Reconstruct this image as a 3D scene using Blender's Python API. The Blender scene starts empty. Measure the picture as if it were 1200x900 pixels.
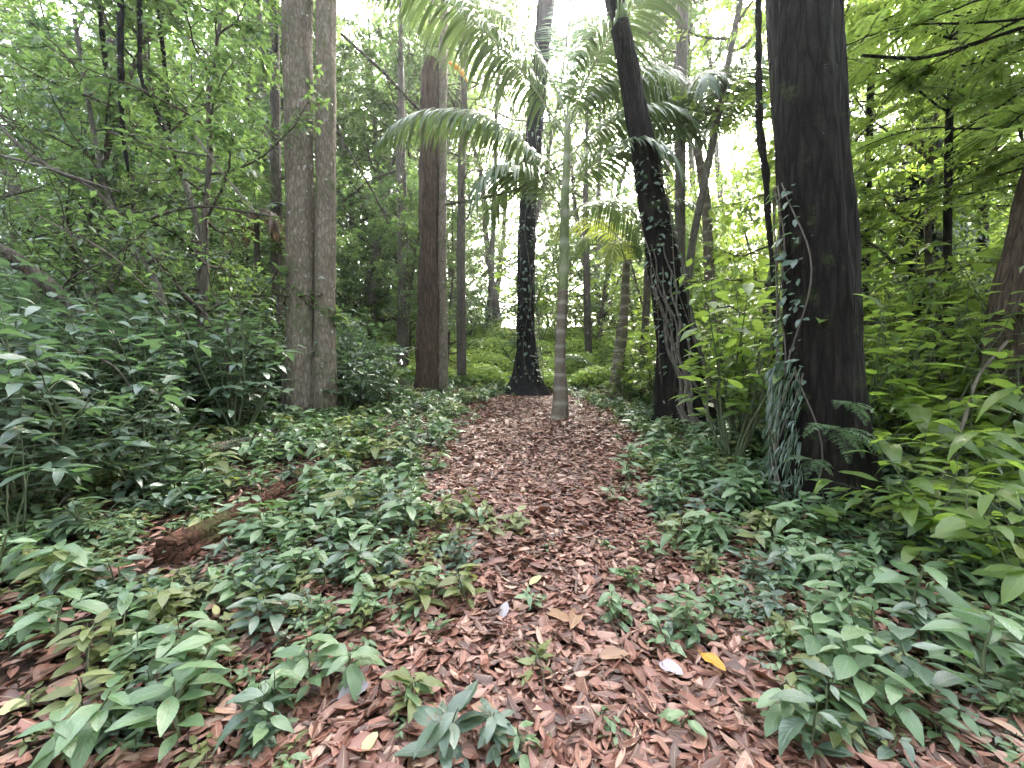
import bpy, math, random
import numpy as np
from mathutils import Vector, noise as mnoise

SC = bpy.context.scene
COL = SC.collection
PI = math.pi
F, CX, CY, CAMZ = 470.0, 600.0, 450.0, 1.5
UP = np.array([0., 0., 1.])

# ------------------------------------------------------------------ terrain
def xc(y):
    y = np.asarray(y, float)
    return 0.065 * np.clip(y, -5, 14)

def H(x, y):
    x = np.asarray(x, float); y = np.asarray(y, float)
    a = 0.1 * y
    z = a - np.log1p(np.exp((a - 1.32) / 0.12)) * 0.12
    z = z + 5.0 * np.tanh(.42 * np.log1p(np.exp((y - 14.5) * 1.2)) / 1.2 / 5.0)
    u = x - xc(y)
    left = np.log1p(np.exp((-u - 1.7) * 2.5)) / 2.5
    right = np.log1p(np.exp((u - 2.0) * 2.5)) / 2.5
    z = z + 1.9 * np.tanh(0.13 * left / 1.9) + 1.2 * np.tanh(0.05 * right / 1.2)
    z = z + 0.035 * np.sin(x * 1.3 + 0.7 * y) + 0.03 * np.sin(1.9 * y - 1.1 * x + 1.0) + 0.012 * np.sin(5.1 * x + 2) * np.sin(4.3 * y)
    z = z - 0.05 * np.exp(-(u / 0.9) ** 2)
    return z

def h1(x, y): return float(H(x, y))

def G(px, py):
    """ground point seen at a photo position"""
    dx, dz = (px - CX) / F, (CY - py) / F
    prev = 0.3
    for i in range(1, 900):
        d = 0.3 + i * 0.04
        if CAMZ + dz * d <= h1(dx * d, d):
            lo, hi = prev, d
            for _ in range(14):
                m = (lo + hi) / 2
                if CAMZ + dz * m <= h1(dx * m, m): hi = m
                else: lo = m
            return np.array([dx * hi, hi, h1(dx * hi, hi)])
        prev = d
    return np.array([dx * 30, 30., h1(dx * 30, 30)])

def W(px, py, d):
    return np.array([d * (px - CX) / F, d, CAMZ + d * (CY - py) / F])

# ------------------------------------------------------------------ mesh builder
def nrm(v):
    return v / np.maximum(np.linalg.norm(v, axis=-1, keepdims=True), 1e-9)

class MB:
    def __init__(s): s.V = []; s.F = []; s.M = []; s.C = []; s.n = 0
    def add(s, V, Fc, mat=0, C=None):
        V = np.asarray(V, float).reshape(-1, 3); Fc = np.asarray(Fc, int)
        if C is None: C = np.zeros((len(V), 4)); C[:, 3] = 1
        s.V.append(V); s.C.append(np.asarray(C, float)); s.F.append(Fc + s.n); s.M.append(np.full(len(Fc), mat)); s.n += len(V)
    def merge(s, o, leaf_mat=1, scale=1., rz=0., loc=(0, 0, 0)):
        c, q = math.cos(rz), math.sin(rz)
        R = np.array([[c, -q, 0], [q, c, 0], [0, 0, 1]])
        for V, Fc, M, C in zip(o.V, o.F, o.M, o.C):
            pass
        V = np.concatenate(o.V) * scale @ R.T + np.asarray(loc)
        s.V.append(V); s.C.append(np.concatenate(o.C))
        for Fc, M in zip(o.F, o.M):
            s.F.append(Fc + s.n); s.M.append(np.where(M > 0, leaf_mat, 0))
        s.n += len(V)
    def build(s, name, mats, parent=None, smooth=True):
        me = bpy.data.meshes.new(name)
        V = np.concatenate(s.V).astype(np.float32); C = np.concatenate(s.C).astype(np.float32)
        tot = np.concatenate([np.full(len(f), f.shape[1]) for f in s.F]).astype(np.int32)
        lv = np.concatenate([f.ravel() for f in s.F]).astype(np.int32)
        mi = np.concatenate(s.M).astype(np.int32)
        st = np.concatenate([[0], np.cumsum(tot)[:-1]]).astype(np.int32)
        me.vertices.add(len(V)); me.vertices.foreach_set('co', V.ravel())
        me.loops.add(len(lv)); me.loops.foreach_set('vertex_index', lv)
        me.polygons.add(len(tot)); me.polygons.foreach_set('loop_start', st)
        me.polygons.foreach_set('material_index', mi)
        me.polygons.foreach_set('use_smooth', np.full(len(tot), bool(smooth)))
        me.update(calc_edges=True)
        at = me.color_attributes.new('lc', 'FLOAT_COLOR', 'POINT')
        at.data.foreach_set('color', C.ravel())
        for m in (mats if isinstance(mats, (list, tuple)) else [mats]): me.materials.append(m)
        o = bpy.data.objects.new(name, me); COL.objects.link(o)
        if parent is not None: o.parent = parent
        return o

def leaf_tpl(kind, rows=6):
    """a leaf of length 1 along +Y, normal +Z; columns: left, rib, right"""
    if rows == 2:
        prof = [(0, .03), (.45, 1), (1, .03)]
    elif rows == 3:
        prof = [(0, .05), (.3, .92), (.65, .85), (1, .03)]
    else:
        t = np.array([0, .08, .22, .42, .64, .84, 1.0])
        if kind == 'ovate': w = np.array([.06, .42, .86, 1, .74, .32, .02])
        elif kind == 'lance': w = np.array([.06, .36, .75, 1, .86, .45, .02])
        else: w = np.array([.06, .55, .92, 1, .92, .58, .03])
        prof = list(zip(t, w))
    V = []; C = []
    for t, w in prof:
        for sx in (-1, 0, 1):
            V.append((sx * w * .5, t, abs(sx) * w)); C.append((0, sx, t, 1))
    n = len(prof); Fc = []
    for i in range(n - 1):
        for j in (0, 1):
            a = i * 3 + j
            Fc.append((a, a + 1, a + 4, a + 3))
    return np.array(V, float), np.array(Fc), np.array(C, float)

TPL = {k: leaf_tpl(k) for k in ('ovate', 'lance', 'ellip')}
TPL['mid'] = leaf_tpl('mid', 3)
TPL['low'] = leaf_tpl('low', 2)

def leaves(mb, tpl, P, D, N, L, Wd, rs, mat=0, fold=.22, droop=.25, tone=None, wave=.0):
    """N leaves at P pointing along D, upper side towards N"""
    n = len(P)
    if n == 0: return
    TV, TF, TC = TPL[tpl]
    D = nrm(D); X = nrm(np.cross(D, N)); Z = np.cross(X, D)
    L = np.broadcast_to(L, (n,)); Wd = np.broadcast_to(Wd, (n,))
    fo = fold * rs.uniform(.3, 1.6, n); dr = droop * rs.uniform(-.2, 1.8, n); sw = rs.normal(0, .09, n)
    vx = TV[None, :, 0] * Wd[:, None] + sw[:, None] * TV[None, :, 1] ** 2 * L[:, None]
    vy = TV[None, :, 1] * L[:, None] * (1 - .12 * np.abs(dr[:, None]) * TV[None, :, 1])
    vz = TV[None, :, 2] * fo[:, None] * Wd[:, None] * .5 - dr[:, None] * TV[None, :, 1] ** 2 * L[:, None]
    if wave:
        ph = rs.uniform(0, 6, n)
        vz = vz + wave * Wd[:, None] * np.abs(TV[None, :, 0]) * 2 * np.sin(TV[None, :, 1] * 11 + ph[:, None] + np.sign(TV[None, :, 0]) * 1.2)
    V = P[:, None, :] + vx[..., None] * X[:, None, :] + vy[..., None] * D[:, None, :] + vz[..., None] * Z[:, None, :]
    Fc = (TF[None] + (np.arange(n) * len(TV))[:, None, None]).reshape(-1, 4)
    C = np.broadcast_to(TC, (n,) + TC.shape).copy()
    C[:, :, 0] = (rs.random(n) if tone is None else tone)[:, None]
    mb.add(V.reshape(-1, 3), Fc, mat, C.reshape(-1, 4))

def frames(pts):
    T = np.gradient(pts, axis=0); T = nrm(T)
    ref = np.array([1., 0, 0]) if abs(T[0][0]) < .9 else np.array([0, 1., 0])
    x = nrm(np.cross(ref, T[0])); X = [x]
    for i in range(1, len(pts)):
        x = X[-1] - T[i] * np.dot(X[-1], T[i]); X.append(nrm(x))
    X = np.array(X)
    return T, X, np.cross(T, X)

def tube(mb, pts, rad, sides=6, mat=0, disp=None, tone=.5, cap=True):
    pts = np.asarray(pts, float); n = len(pts)
    rad = np.broadcast_to(rad, (n,)).astype(float)
    T, X, Y = frames(pts)
    a = np.arange(sides) * 2 * PI / sides
    R = np.repeat(rad[:, None], sides, 1)
    if disp is not None: R = R + disp(pts, a, rad)
    V = pts[:, None] + R[..., None] * (np.cos(a)[None, :, None] * X[:, None] + np.sin(a)[None, :, None] * Y[:, None])
    i = np.arange(n - 1)[:, None] * sides; j = np.arange(sides)[None]; k = (j + 1) % sides
    Fc = np.stack([i + j, i + k, i + k + sides, i + j + sides], -1).reshape(-1, 4)
    C = np.zeros((n, sides, 4)); C[..., 0] = tone; C[..., 1] = (np.arange(sides) / sides)[None]; C[..., 2] = np.linspace(0, 1, n)[:, None]; C[..., 3] = 1
    mb.add(V.reshape(-1, 3), Fc, mat, C.reshape(-1, 4))
    if cap:
        for idx in (0, n - 1):
            V2 = np.concatenate([V[idx], pts[idx][None]])
            Fc = np.array([(q, (q + 1) % sides, sides) for q in range(sides)])
            if idx == 0: Fc = Fc[:, ::-1]
            C2 = np.tile([tone, 0, 0, 1.], (sides + 1, 1))
            mb.add(V2, Fc, mat, C2)

def smooth_pts(pts, n):
    """Catmull-Rom through control points (any columns)"""
    P = np.asarray(pts, float); P = np.concatenate([[2 * P[0] - P[1]], P, [2 * P[-1] - P[-2]]])
    m = len(P) - 3; out = []
    for t in np.linspace(0, m - 1e-6, n):
        i = int(t); f = t - i; a, b, c, d = P[i:i + 4]
        out.append(.5 * (2 * b + (c - a) * f + (2 * a - 5 * b + 4 * c - d) * f * f + (3 * b - a - 3 * c + d) * f ** 3))
    return np.array(out)

def walk(rs, base, d, L, n, wander=.2, grav=0.):
    p = np.array(base, float); d = nrm(np.array(d, float)); pts = [p.copy()]
    for _ in range(n):
        d = nrm(d + rs.normal(0, wander, 3) + np.array([0, 0, grav]))
        p = p + d * (L / n); pts.append(p.copy())
    return np.array(pts)

def rnoise(V, sc, seed=0.):
    return np.array([mnoise.noise(Vector((v[0] * sc[0] + seed, v[1] * sc[1], v[2] * sc[2]))) for v in V])

# ------------------------------------------------------------------ materials
class NT:
    def __init__(s, name):
        s.m = bpy.data.materials.new(name); s.m.use_nodes = True
        s.t = s.m.node_tree; s.t.nodes.clear(); s.out = s.t.nodes.new('ShaderNodeOutputMaterial')
    def n(s, typ, **kw):
        nd = s.t.nodes.new(typ)
        for k, v in kw.items():
            if k in nd.inputs: pass
            setattr(nd, k, v)
        return nd
    def l(s, a, b): s.t.links.new(a, b)
    def ramp(s, fac, stops, interp='LINEAR'):
        r = s.n('ShaderNodeValToRGB'); r.color_ramp.interpolation = interp
        e = r.color_ramp.elements
        while len(e) < len(stops): e.new(.5)
        for el, (p, c) in zip(e, stops): el.position = p; el.color = (*c, 1)
        s.l(fac, r.inputs[0]); return r.outputs[0]
    def mix(s, fac, a, b, mode='MIX'):
        x = s.n('ShaderNodeMix', data_type='RGBA', blend_type=mode)
        for v, i in ((fac, 0), (a, 6), (b, 7)):
            if hasattr(v, 'links'): s.l(v, x.inputs[i])
            else: x.inputs[i].default_value = v if i == 0 else (*v, 1)
        return x.outputs[2]
    def math(s, op, a, b=None, clamp=False):
        x = s.n('ShaderNodeMath', operation=op, use_clamp=clamp)
        for v, i in ((a, 0), (b, 1)):
            if v is None: continue
            if hasattr(v, 'links'): s.l(v, x.inputs[i])
            else: x.inputs[i].default_value = v
        return x.outputs[0]
    def noise(s, vec, scale, detail=4, rough=.55):
        x = s.n('ShaderNodeTexNoise'); x.inputs['Scale'].default_value = scale; x.inputs['Detail'].default_value = detail; x.inputs['Roughness'].default_value = rough
        if vec is not None: s.l(vec, x.inputs['Vector'])
        return x.outputs[0]
    def lc(s):
        a = s.n('ShaderNodeAttribute', attribute_name='lc'); sp = s.n('ShaderNodeSeparateColor')
        s.l(a.outputs['Color'], sp.inputs[0]); return sp.outputs
    def bump(s, h, strength=.4, dist=.02):
        b = s.n('ShaderNodeBump'); b.inputs['Strength'].default_value = strength; b.inputs['Distance'].default_value = dist
        s.l(h, b.inputs['Height']); return b.outputs[0]

def leaf_mat(name, stops, trans, tfac=.35, rough=.42, vein=True, spec=.5, spots=False):
    k = NT(name); r, u, v = k.lc()[:3]
    oi = k.n('ShaderNodeObjectInfo')
    f = k.math('ADD', k.math('MULTIPLY', r, .75), k.math('MULTIPLY', oi.outputs['Random'], .25))
    col = k.ramp(f, stops)
    tx = k.n('ShaderNodeTexCoord')
    blot = k.noise(tx.outputs['Object'], 14, 3)
    col = k.mix(k.math('MULTIPLY', k.math('SUBTRACT', blot, .35), .7, True), col, tuple(c * .55 for c in stops[0][1]))
    tcol = k.mix(k.math('MULTIPLY', r, .6), trans, tuple(min(1, c * .7) for c in trans))
    if spots:
        s2 = k.noise(tx.outputs['Object'], 55, 2); s3 = k.noise(tx.outputs['Object'], 7, 2)
        sm = k.math('MULTIPLY', k.math('SUBTRACT', k.math('ADD', k.math('MULTIPLY', s2, .6), k.math('MULTIPLY', s3, .5)), .66, True), 22, True)
        col = k.mix(k.math('MULTIPLY', sm, .85), col, (.12, .075, .03))
    norm = None
    if vein:
        au = k.math('ABSOLUTE', u)
        rib = k.math('SUBTRACT', 1, k.math('MULTIPLY', au, 9), True)
        w = k.math('ADD', k.math('MULTIPLY', v, 62), k.math('MULTIPLY', au, -17))
        sv = k.math('MULTIPLY', rib, 0) if vein == 'rib' else k.math('POWER', k.math('ABSOLUTE', k.math('SINE', k.math('MULTIPLY', w, .5))), 9)
        vn = k.math('MAXIMUM', rib, k.math('MULTIPLY', sv, .55))
        col = k.mix(k.math('MULTIPLY', vn, .22), col, tuple(min(1, c * 1.7 + .02) for c in stops[-1][1]))
        ht = k.math('SUBTRACT', k.math('ADD', k.math('ABSOLUTE', k.math('SINE', k.math('MULTIPLY', w, .5))), 0), k.math('MULTIPLY', rib, -.0))
        norm = k.bump(k.math('SUBTRACT', 1, vn), .35, .003)
    p = k.n('ShaderNodeBsdfPrincipled'); k.l(col, p.inputs['Base Color'])
    p.inputs['Specular IOR Level'].default_value = spec
    rr = k.math('ADD', rough - .08, k.math('MULTIPLY', blot, .18)); k.l(rr, p.inputs['Roughness'])
    tb = k.n('ShaderNodeBsdfTranslucent'); k.l(tcol, tb.inputs[0])
    if norm is not None: k.l(norm, p.inputs['Normal'])
    mx = k.n('ShaderNodeMixShader'); mx.inputs[0].default_value = tfac
    k.l(p.outputs[0], mx.inputs[1]); k.l(tb.outputs[0], mx.inputs[2]); k.l(mx.outputs[0], k.out.inputs[0])
    return k.m

def bark_mat(name, c0, c1, moss=0., lichen=0., scale=1., vert=.18, bump=.7, rings=0., mosscol=(.05, .075, .02), rough=.85):
    k = NT(name); tx = k.n('ShaderNodeTexCoord')
    mp = k.n('ShaderNodeMapping'); mp.inputs['Scale'].default_value = (1, 1, vert); k.l(tx.outputs['Object'], mp.inputs[0])
    n1 = k.noise(mp.outputs[0], 16 * scale, 8, .65)
    n2 = k.noise(tx.outputs['Object'], 2.3, 5, .6)
    n3 = k.noise(tx.outputs['Object'], 60, 3, .6)
    vo = k.n('ShaderNodeTexVoronoi', feature='DISTANCE_TO_EDGE'); vo.inputs['Scale'].default_value = 13 * scale
    k.l(mp.outputs[0], vo.inputs['Vector'])
    crack = k.math('MULTIPLY', vo.outputs['Distance'], 5, True)
    col = k.ramp(n1, [(.3, c0), (.7, c1)])
    col = k.mix(k.math('MULTIPLY', k.math('SUBTRACT', n2, .4, True), 1.6, True), col, tuple(c * .5 for c in c0))
    col = k.mix(k.math('MULTIPLY', k.math('SUBTRACT', 1, crack), .5), col, tuple(c * .35 for c in c0))
    if moss > 0:
        m = k.math('MULTIPLY', k.math('SUBTRACT', k.noise(tx.outputs['Object'], 3.1, 6, .7), .62 - .3 * moss, True), 5, True)
        col = k.mix(k.math('MULTIPLY', m, .8), col, mosscol)
    if lichen > 0:
        v2 = k.noise(tx.outputs['Object'], 9, 4, .6)
        m = k.math('MULTIPLY', k.math('SUBTRACT', v2, .74 - .14 * lichen, True), 14, True)
        col = k.mix(k.math('MULTIPLY', m, .75), col, (.42, .44, .4))
    h = k.math('ADD', k.math('MULTIPLY', n1, .8), k.math('ADD', k.math('MULTIPLY', crack, .5), k.math('MULTIPLY', n3, .25)))
    if rings > 0:
        sx = k.n('ShaderNodeSeparateXYZ'); k.l(tx.outputs['Object'], sx.inputs[0])
        rg = k.math('POWER', k.math('ABSOLUTE', k.math('SINE', k.math('ADD', k.math('MULTIPLY', sx.outputs[2], rings), k.math('MULTIPLY', n2, 1.5)))), 10)
        col = k.mix(k.math('MULTIPLY', rg, .45), col, (.34, .32, .27)); h = k.math('ADD', h, k.math('MULTIPLY', rg, .7))
    p = k.n('ShaderNodeBsdfPrincipled'); k.l(col, p.inputs['Base Color']); p.inputs['Roughness'].default_value = rough
    p.inputs['Specular IOR Level'].default_value = .12
    k.l(k.bump(h, bump, .03), p.inputs['Normal']); k.l(p.outputs[0], k.out.inputs[0])
    return k.m

def plain_mat(name, stops, rough=.6, nscale=20, spec=.4):
    k = NT(name); r = k.lc()[0]; tx = k.n('ShaderNodeTexCoord')
    n1 = k.noise(tx.outputs['Object'], nscale, 5)
    col = k.ramp(k.math('ADD', k.math('MULTIPLY', r, .6), k.math('MULTIPLY', n1, .4)), stops)
    p = k.n('ShaderNodeBsdfPrincipled'); k.l(col, p.inputs['Base Color']); p.inputs['Roughness'].default_value = rough
    p.inputs['Specular IOR Level'].default_value = spec
    k.l(k.bump(n1, .3, .01), p.inputs['Normal']); k.l(p.outputs[0], k.out.inputs[0])
    return k.m

M = {}
M['seed'] = leaf_mat('seedling_leaf', [(0, (.05, .1, .042)), (.5, (.115, .185, .09)), (1, (.2, .27, .145))], (.22, .38, .10), .3, .34, spec=.65, spots=True)
M['dull'] = leaf_mat('shade_leaf', [(0, (.038, .068, .045)), (.6, (.08, .122, .084)), (1, (.15, .195, .137))], (.17, .30, .10), .28, .31, spec=.75, spots=True)
M['olive'] = leaf_mat('olive_leaf', [(0, (.07, .085, .03)), (.6, (.125, .155, .06)), (.93, (.2, .23, .1)), (1, (.3, .24, .06))], (.34, .42, .08), .3, .42)
M['bright'] = leaf_mat('sun_leaf', [(0, (.030, .065, .022)), (.5, (.075, .130, .030)), (.9, (.135, .195, .045)), (1, (.2, .2, .05))], (.38, .54, .08), .46, .36, spec=.6)
M['feather'] = leaf_mat('feather_leaf', [(0, (.05, .09, .018)), (.5, (.085, .145, .025)), (1, (.13, .19, .035))], (.36, .5, .09), .46, .45, vein=False)
M['under'] = leaf_mat('understorey_leaf', [(0, (.032, .058, .026)), (.6, (.065, .105, .045)), (1, (.115, .165, .07))], (.24, .38, .09), .4, .30, vein=False, spec=.7)
M['canopy'] = leaf_mat('canopy_leaf', [(0, (.026, .046, .02)), (.6, (.052, .082, .034)), (1, (.095, .135, .055))], (.24, .36, .09), .34, .38, vein=False, spec=.6)
M['palm'] = leaf_mat('palm_leaf', [(0, (.028, .052, .02)), (.6, (.05, .085, .033)), (1, (.1, .14, .05))], (.17, .26, .07), .2, .34, vein=False, spec=.45)
M['palm_y'] = leaf_mat('yellowing_palm_leaf', [(0, (.08, .11, .02)), (.6, (.13, .16, .03)), (1, (.18, .2, .045))], (.5, .6, .06), .45, .4, vein=False)
M['fern'] = leaf_mat('fern_leaf', [(0, (.045, .08, .04)), (.6, (.08, .13, .065)), (1, (.13, .18, .1))], (.25, .42, .12), .3, .45, vein=False)
M['herb'] = leaf_mat('clearing_leaf', [(0, (.12, .18, .05)), (.6, (.2, .28, .08)), (1, (.3, .38, .14))], (.55, .72, .16), .45, .45, vein=False)  # leaf colour lightened to stand in for sunlight on the clearing
M['dead_palm'] = leaf_mat('dead_palm_leaf', [(0, (.04, .025, .016)), (.6, (.09, .056, .038)), (1, (.16, .11, .075))], (.3, .18, .08), .25, .6, vein=False)
M['ivy'] = leaf_mat('climber_leaf', [(0, (.012, .028, .014)), (.6, (.03, .06, .03)), (1, (.07, .11, .06))], (.12, .22, .05), .22, .38, vein=False)
M['litter'] = leaf_mat('dead_leaf', [(0, (.032, .016, .012)), (.25, (.09, .038, .026)), (.45, (.19, .078, .054)), (.6, (.27, .125, .09)), (.76, (.34, .195, .145)), (.92, (.42, .29, .21)), (1, (.5, .42, .32))], (.26, .1, .04), .12, .45, vein='rib')
M['stem'] = plain_mat('green_stem', [(0, (.03, .04, .018)), (1, (.09, .105, .045))], .6)
M['twig'] = plain_mat('brown_twig', [(0, (.045, .035, .026)), (1, (.14, .115, .085))], .75)
M['palewood'] = bark_mat('pale_thin_bark', (.08, .07, .056), (.175, .155, .128), moss=.15, lichen=.4, scale=2, bump=.4)
M['bark_grey'] = bark_mat('grey_bark', (.125, .098, .074), (.23, .19, .148), moss=.42, lichen=.75, scale=1.5, vert=.3, bump=.6)
M['bark_brown'] = bark_mat('brown_bark', (.05, .036, .026), (.125, .088, .064), lichen=.25, scale=1.2, vert=.12, bump=.9)
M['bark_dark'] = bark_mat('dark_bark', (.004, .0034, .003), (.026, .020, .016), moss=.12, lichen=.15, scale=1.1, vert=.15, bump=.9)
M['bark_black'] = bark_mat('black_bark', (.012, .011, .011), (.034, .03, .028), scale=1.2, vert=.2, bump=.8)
M['bark_bg'] = bark_mat('forest_bark', (.06, .05, .04), (.15, .125, .1), moss=.3, lichen=.3, scale=2, bump=.6)
M['palm_bark'] = bark_mat('ringed_palm_bark', (.115, .09, .066), (.235, .195, .15), moss=.15, lichen=.35, scale=2.5, vert=1, bump=.5, rings=11)
M['shaft'] = bark_mat('green_crownshaft', (.12, .145, .06), (.21, .235, .115), scale=3, vert=.06, bump=.2, rings=5.5, rough=.5)
M['rachis'] = plain_mat('frond_rib', [(0, (.07, .09, .035)), (1, (.16, .18, .08))], .45)
M['rot'] = bark_mat('rotten_wood', (.04, .02, .014), (.13, .06, .037), moss=.35, scale=1.1, vert=1, bump=1)
M['log'] = bark_mat('log_bark', (.14, .115, .085), (.28, .24, .18), moss=.35, lichen=.5, scale=2, vert=1, bump=.8)
M['orange'] = plain_mat('orange_spathe', [(0, (.42, .17, .02)), (1, (.6, .28, .04))], .5)
M['yellow'] = leaf_mat('yellow_leaf', [(0, (.36, .17, .02)), (1, (.5, .27, .03))], (.5, .3, .05), .2, .45)
M['lilac'] = leaf_mat('pale_dead_leaf', [(0, (.26, .22, .24)), (1, (.34, .30, .32))], (.4, .3, .3), .12, .5)
M['tan'] = leaf_mat('tan_dead_leaf', [(0, (.22, .125, .075)), (1, (.3, .18, .11))], (.4, .2, .1), .12, .5)
M['paleyellow'] = leaf_mat('cream_leaf', [(0, (.32, .31, .13)), (1, (.40, .38, .18))], (.5, .5, .2), .2, .5)

def ground_mat():
    k = NT('forest_floor'); tx = k.n('ShaderNodeTexCoord')
    vo = k.n('ShaderNodeTexVoronoi'); vo.inputs['Scale'].default_value = 22; k.l(tx.outputs['Object'], vo.inputs['Vector'])
    n1 = k.noise(tx.outputs['Object'], 1.1, 5); n2 = k.noise(tx.outputs['Object'], 35, 6, .7)
    sp = k.n('ShaderNodeSeparateColor'); k.l(vo.outputs['Color'], sp.inputs[0])
    col = k.ramp(sp.outputs[0], [(0, (.02, .013, .009)), (.5, (.055, .03, .02)), (.85, (.1, .05, .032)), (1, (.14, .085, .055))])
    col = k.mix(k.math('MULTIPLY', n1, .6), col, (.022, .016, .011))
    p = k.n('ShaderNodeBsdfPrincipled'); k.l(col, p.inputs['Base Color']); p.inputs['Roughness'].default_value = .9
    p.inputs['Specular IOR Level'].default_value = .2
    k.l(k.bump(k.math('ADD', n2, vo.outputs['Distance']), .8, .03), p.inputs['Normal']); k.l(p.outputs[0], k.out.inputs[0])
    return k.m

# ------------------------------------------------------------------ things
def tag(o, label=None, cat=None, group=None, kind=None):
    if label: o['label'] = label
    if cat: o['category'] = cat
    if group: o['group'] = group
    if kind: o['kind'] = kind
    return o

def empty(name, loc=(0, 0, 0)):
    o = bpy.data.objects.new(name, None); COL.objects.link(o); o.location = loc; o.empty_display_size = .1
    return o

LM = {}            # landmarks for labels: phrase -> (x, y)
PENDING = []       # things awaiting a label made from their surroundings

class Proto:
    def __init__(s, root, kids=()): s.root = root; s.kids = list(kids); s.used = False
    def put(s, loc, rz=0., sc=1., tilt=(0., 0.), look=None, cat=None, group=None, label=None):
        if not s.used: o = s.root; s.used = True
        else:
            o = s.root.copy(); COL.objects.link(o)
            for c in s.kids:
                k = c.copy(); k.parent = o; COL.objects.link(k)
        o.location = tuple(float(v) for v in loc); o.rotation_euler = (tilt[0], tilt[1], rz)
        o.scale = (sc, sc, sc) if np.isscalar(sc) else tuple(sc)
        for key in ('label', 'group'):
            if key in o: del o[key]
        if cat: o['category'] = cat
        if group: o['group'] = group
        if label: o['label'] = label
        elif look: PENDING.append((o, look, float(loc[0]), float(loc[1])))
        return o

ORD = ['', 'second ', 'third ', 'fourth ', 'fifth ', 'sixth ', 'seventh ', 'eighth ', 'ninth ', 'tenth ', 'eleventh ', 'twelfth ',
       'thirteenth ', 'fourteenth ', 'fifteenth ', 'sixteenth ', 'seventeenth ', 'eighteenth ', 'nineteenth ', 'twentieth ']
ORD += [t + '-' + o for t in ('twenty', 'thirty', 'forty', 'fifty', 'sixty') for o in ['first '] + ORD[1:9]]
def settle_labels():
    buckets = {}
    for o, look, x, y in PENDING:
        best = None
        for ph, (lx, ly) in LM.items():
            d = math.hypot(x - lx, y - ly)
            if best is None or d < best[0]: best = (d, ph, lx, ly)
        d, ph, lx, ly = best
        a, b = x / max(y, .3), lx / max(ly, .3)
        if abs(a - b) > .55 * abs(y - ly) / max(min(y, ly), .5): rel = 'left of' if a < b else 'right of'
        else: rel = 'behind' if y > ly else 'in front of'
        buckets.setdefault((look, rel, ph), []).append((d, o))
    for (look, rel, ph), L in buckets.items():
        L.sort(key=lambda t: t[0])
        for i, (d, o) in enumerate(L):
            if len(L) == 1: o['label'] = f"{look} {rel} the {ph}"
            else: o['label'] = f"{look}, {ORD[min(i, len(ORD) - 1)]}nearest one {rel} the {ph}"

# ------------------------------------------------------------------ camera, light, world
cam = bpy.data.cameras.new('camera'); co = bpy.data.objects.new('camera', cam); COL.objects.link(co)
co.location = (0, 0, CAMZ); co.rotation_euler = (PI / 2, 0, 0)
cam.sensor_width = 36; cam.lens = 36 * F / 1200; cam.clip_start = .05; cam.clip_end = 500
SC.camera = co

SUNDIR = nrm(np.array([(755 - CX) / F, 1., (CY - 10) / F]))
elev = math.asin(SUNDIR[2]); azim = math.atan2(SUNDIR[0], SUNDIR[1])
w = bpy.data.worlds.new('World'); SC.world = w; w.use_nodes = True
nt = w.node_tree; bg = nt.nodes['Background']; sky = nt.nodes.new('ShaderNodeTexSky')
sky.sky_type = 'NISHITA'; sky.sun_disc = False; sky.sun_elevation = elev; sky.sun_rotation = azim
sky.air_density = 1.0; sky.dust_density = 6.0; sky.ozone_density = .6; sky.altitude = 200
hs = nt.nodes.new('ShaderNodeHueSaturation'); hs.inputs['Saturation'].default_value = .55
nt.links.new(sky.outputs[0], hs.inputs['Color']); nt.links.new(hs.outputs[0], bg.inputs[0]); bg.inputs[1].default_value = .15
sun = bpy.data.lights.new('sun', 'SUN'); so = bpy.data.objects.new('sun', sun); COL.objects.link(so)
sun.energy = 4.2; sun.angle = math.radians(8); sun.color = (1, .95, .86)
so.rotation_euler = Vector((-SUNDIR[0], -SUNDIR[1], -SUNDIR[2])).to_track_quat('-Z', 'Y').to_euler()
so.location = (8, 20, 30)

SC.view_settings.view_transform = 'Standard'; SC.view_settings.look = 'None'
SC.view_settings.exposure = 4.18; SC.view_settings.gamma = 1; SC.view_settings.use_curve_mapping = False
cy = SC.cycles
cy.use_denoising = True
try: cy.denoiser = 'OPENIMAGEDENOISE'; cy.denoising_input_passes = 'RGB_ALBEDO_NORMAL'
except Exception: pass
cy.max_bounces = 7; cy.diffuse_bounces = 4; cy.glossy_bounces = 2; cy.transmission_bounces = 5; cy.volume_bounces = 1
cy.use_adaptive_sampling = True; cy.adaptive_threshold = .015
cy.sample_clamp_indirect = 6; cy.caustics_reflective = False; cy.caustics_refractive = False

# ------------------------------------------------------------------ ground
def axis(lo, hi, fine_lo, fine_hi, step, grow=1.25):
    v = list(np.arange(fine_lo, fine_hi + 1e-6, step)); s = step
    while v[-1] < hi: s *= grow; v.append(min(v[-1] + s, hi))
    s = step
    while v[0] > lo: s *= grow; v.insert(0, max(v[0] - s, lo))
    return np.array(v)
gx = axis(-120, 120, -7, 7, .09); gy = axis(-60, 150, .3, 14, .09)
X, Y = np.meshgrid(gx, gy)
Z = H(X, Y) + .012 * np.sin(X * 17 + Y * 5) * np.sin(Y * 15 - X * 6)
V = np.stack([X, Y, Z], -1).reshape(-1, 3)
nx = len(gx); i = np.arange(len(gy) - 1)[:, None] * nx; j = np.arange(nx - 1)[None]
Fc = np.stack([i + j, i + j + 1, i + j + 1 + nx, i + j + nx], -1).reshape(-1, 4)
g = MB(); g.add(V, Fc); tag(g.build('ground', ground_mat()), kind='structure')

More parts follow.
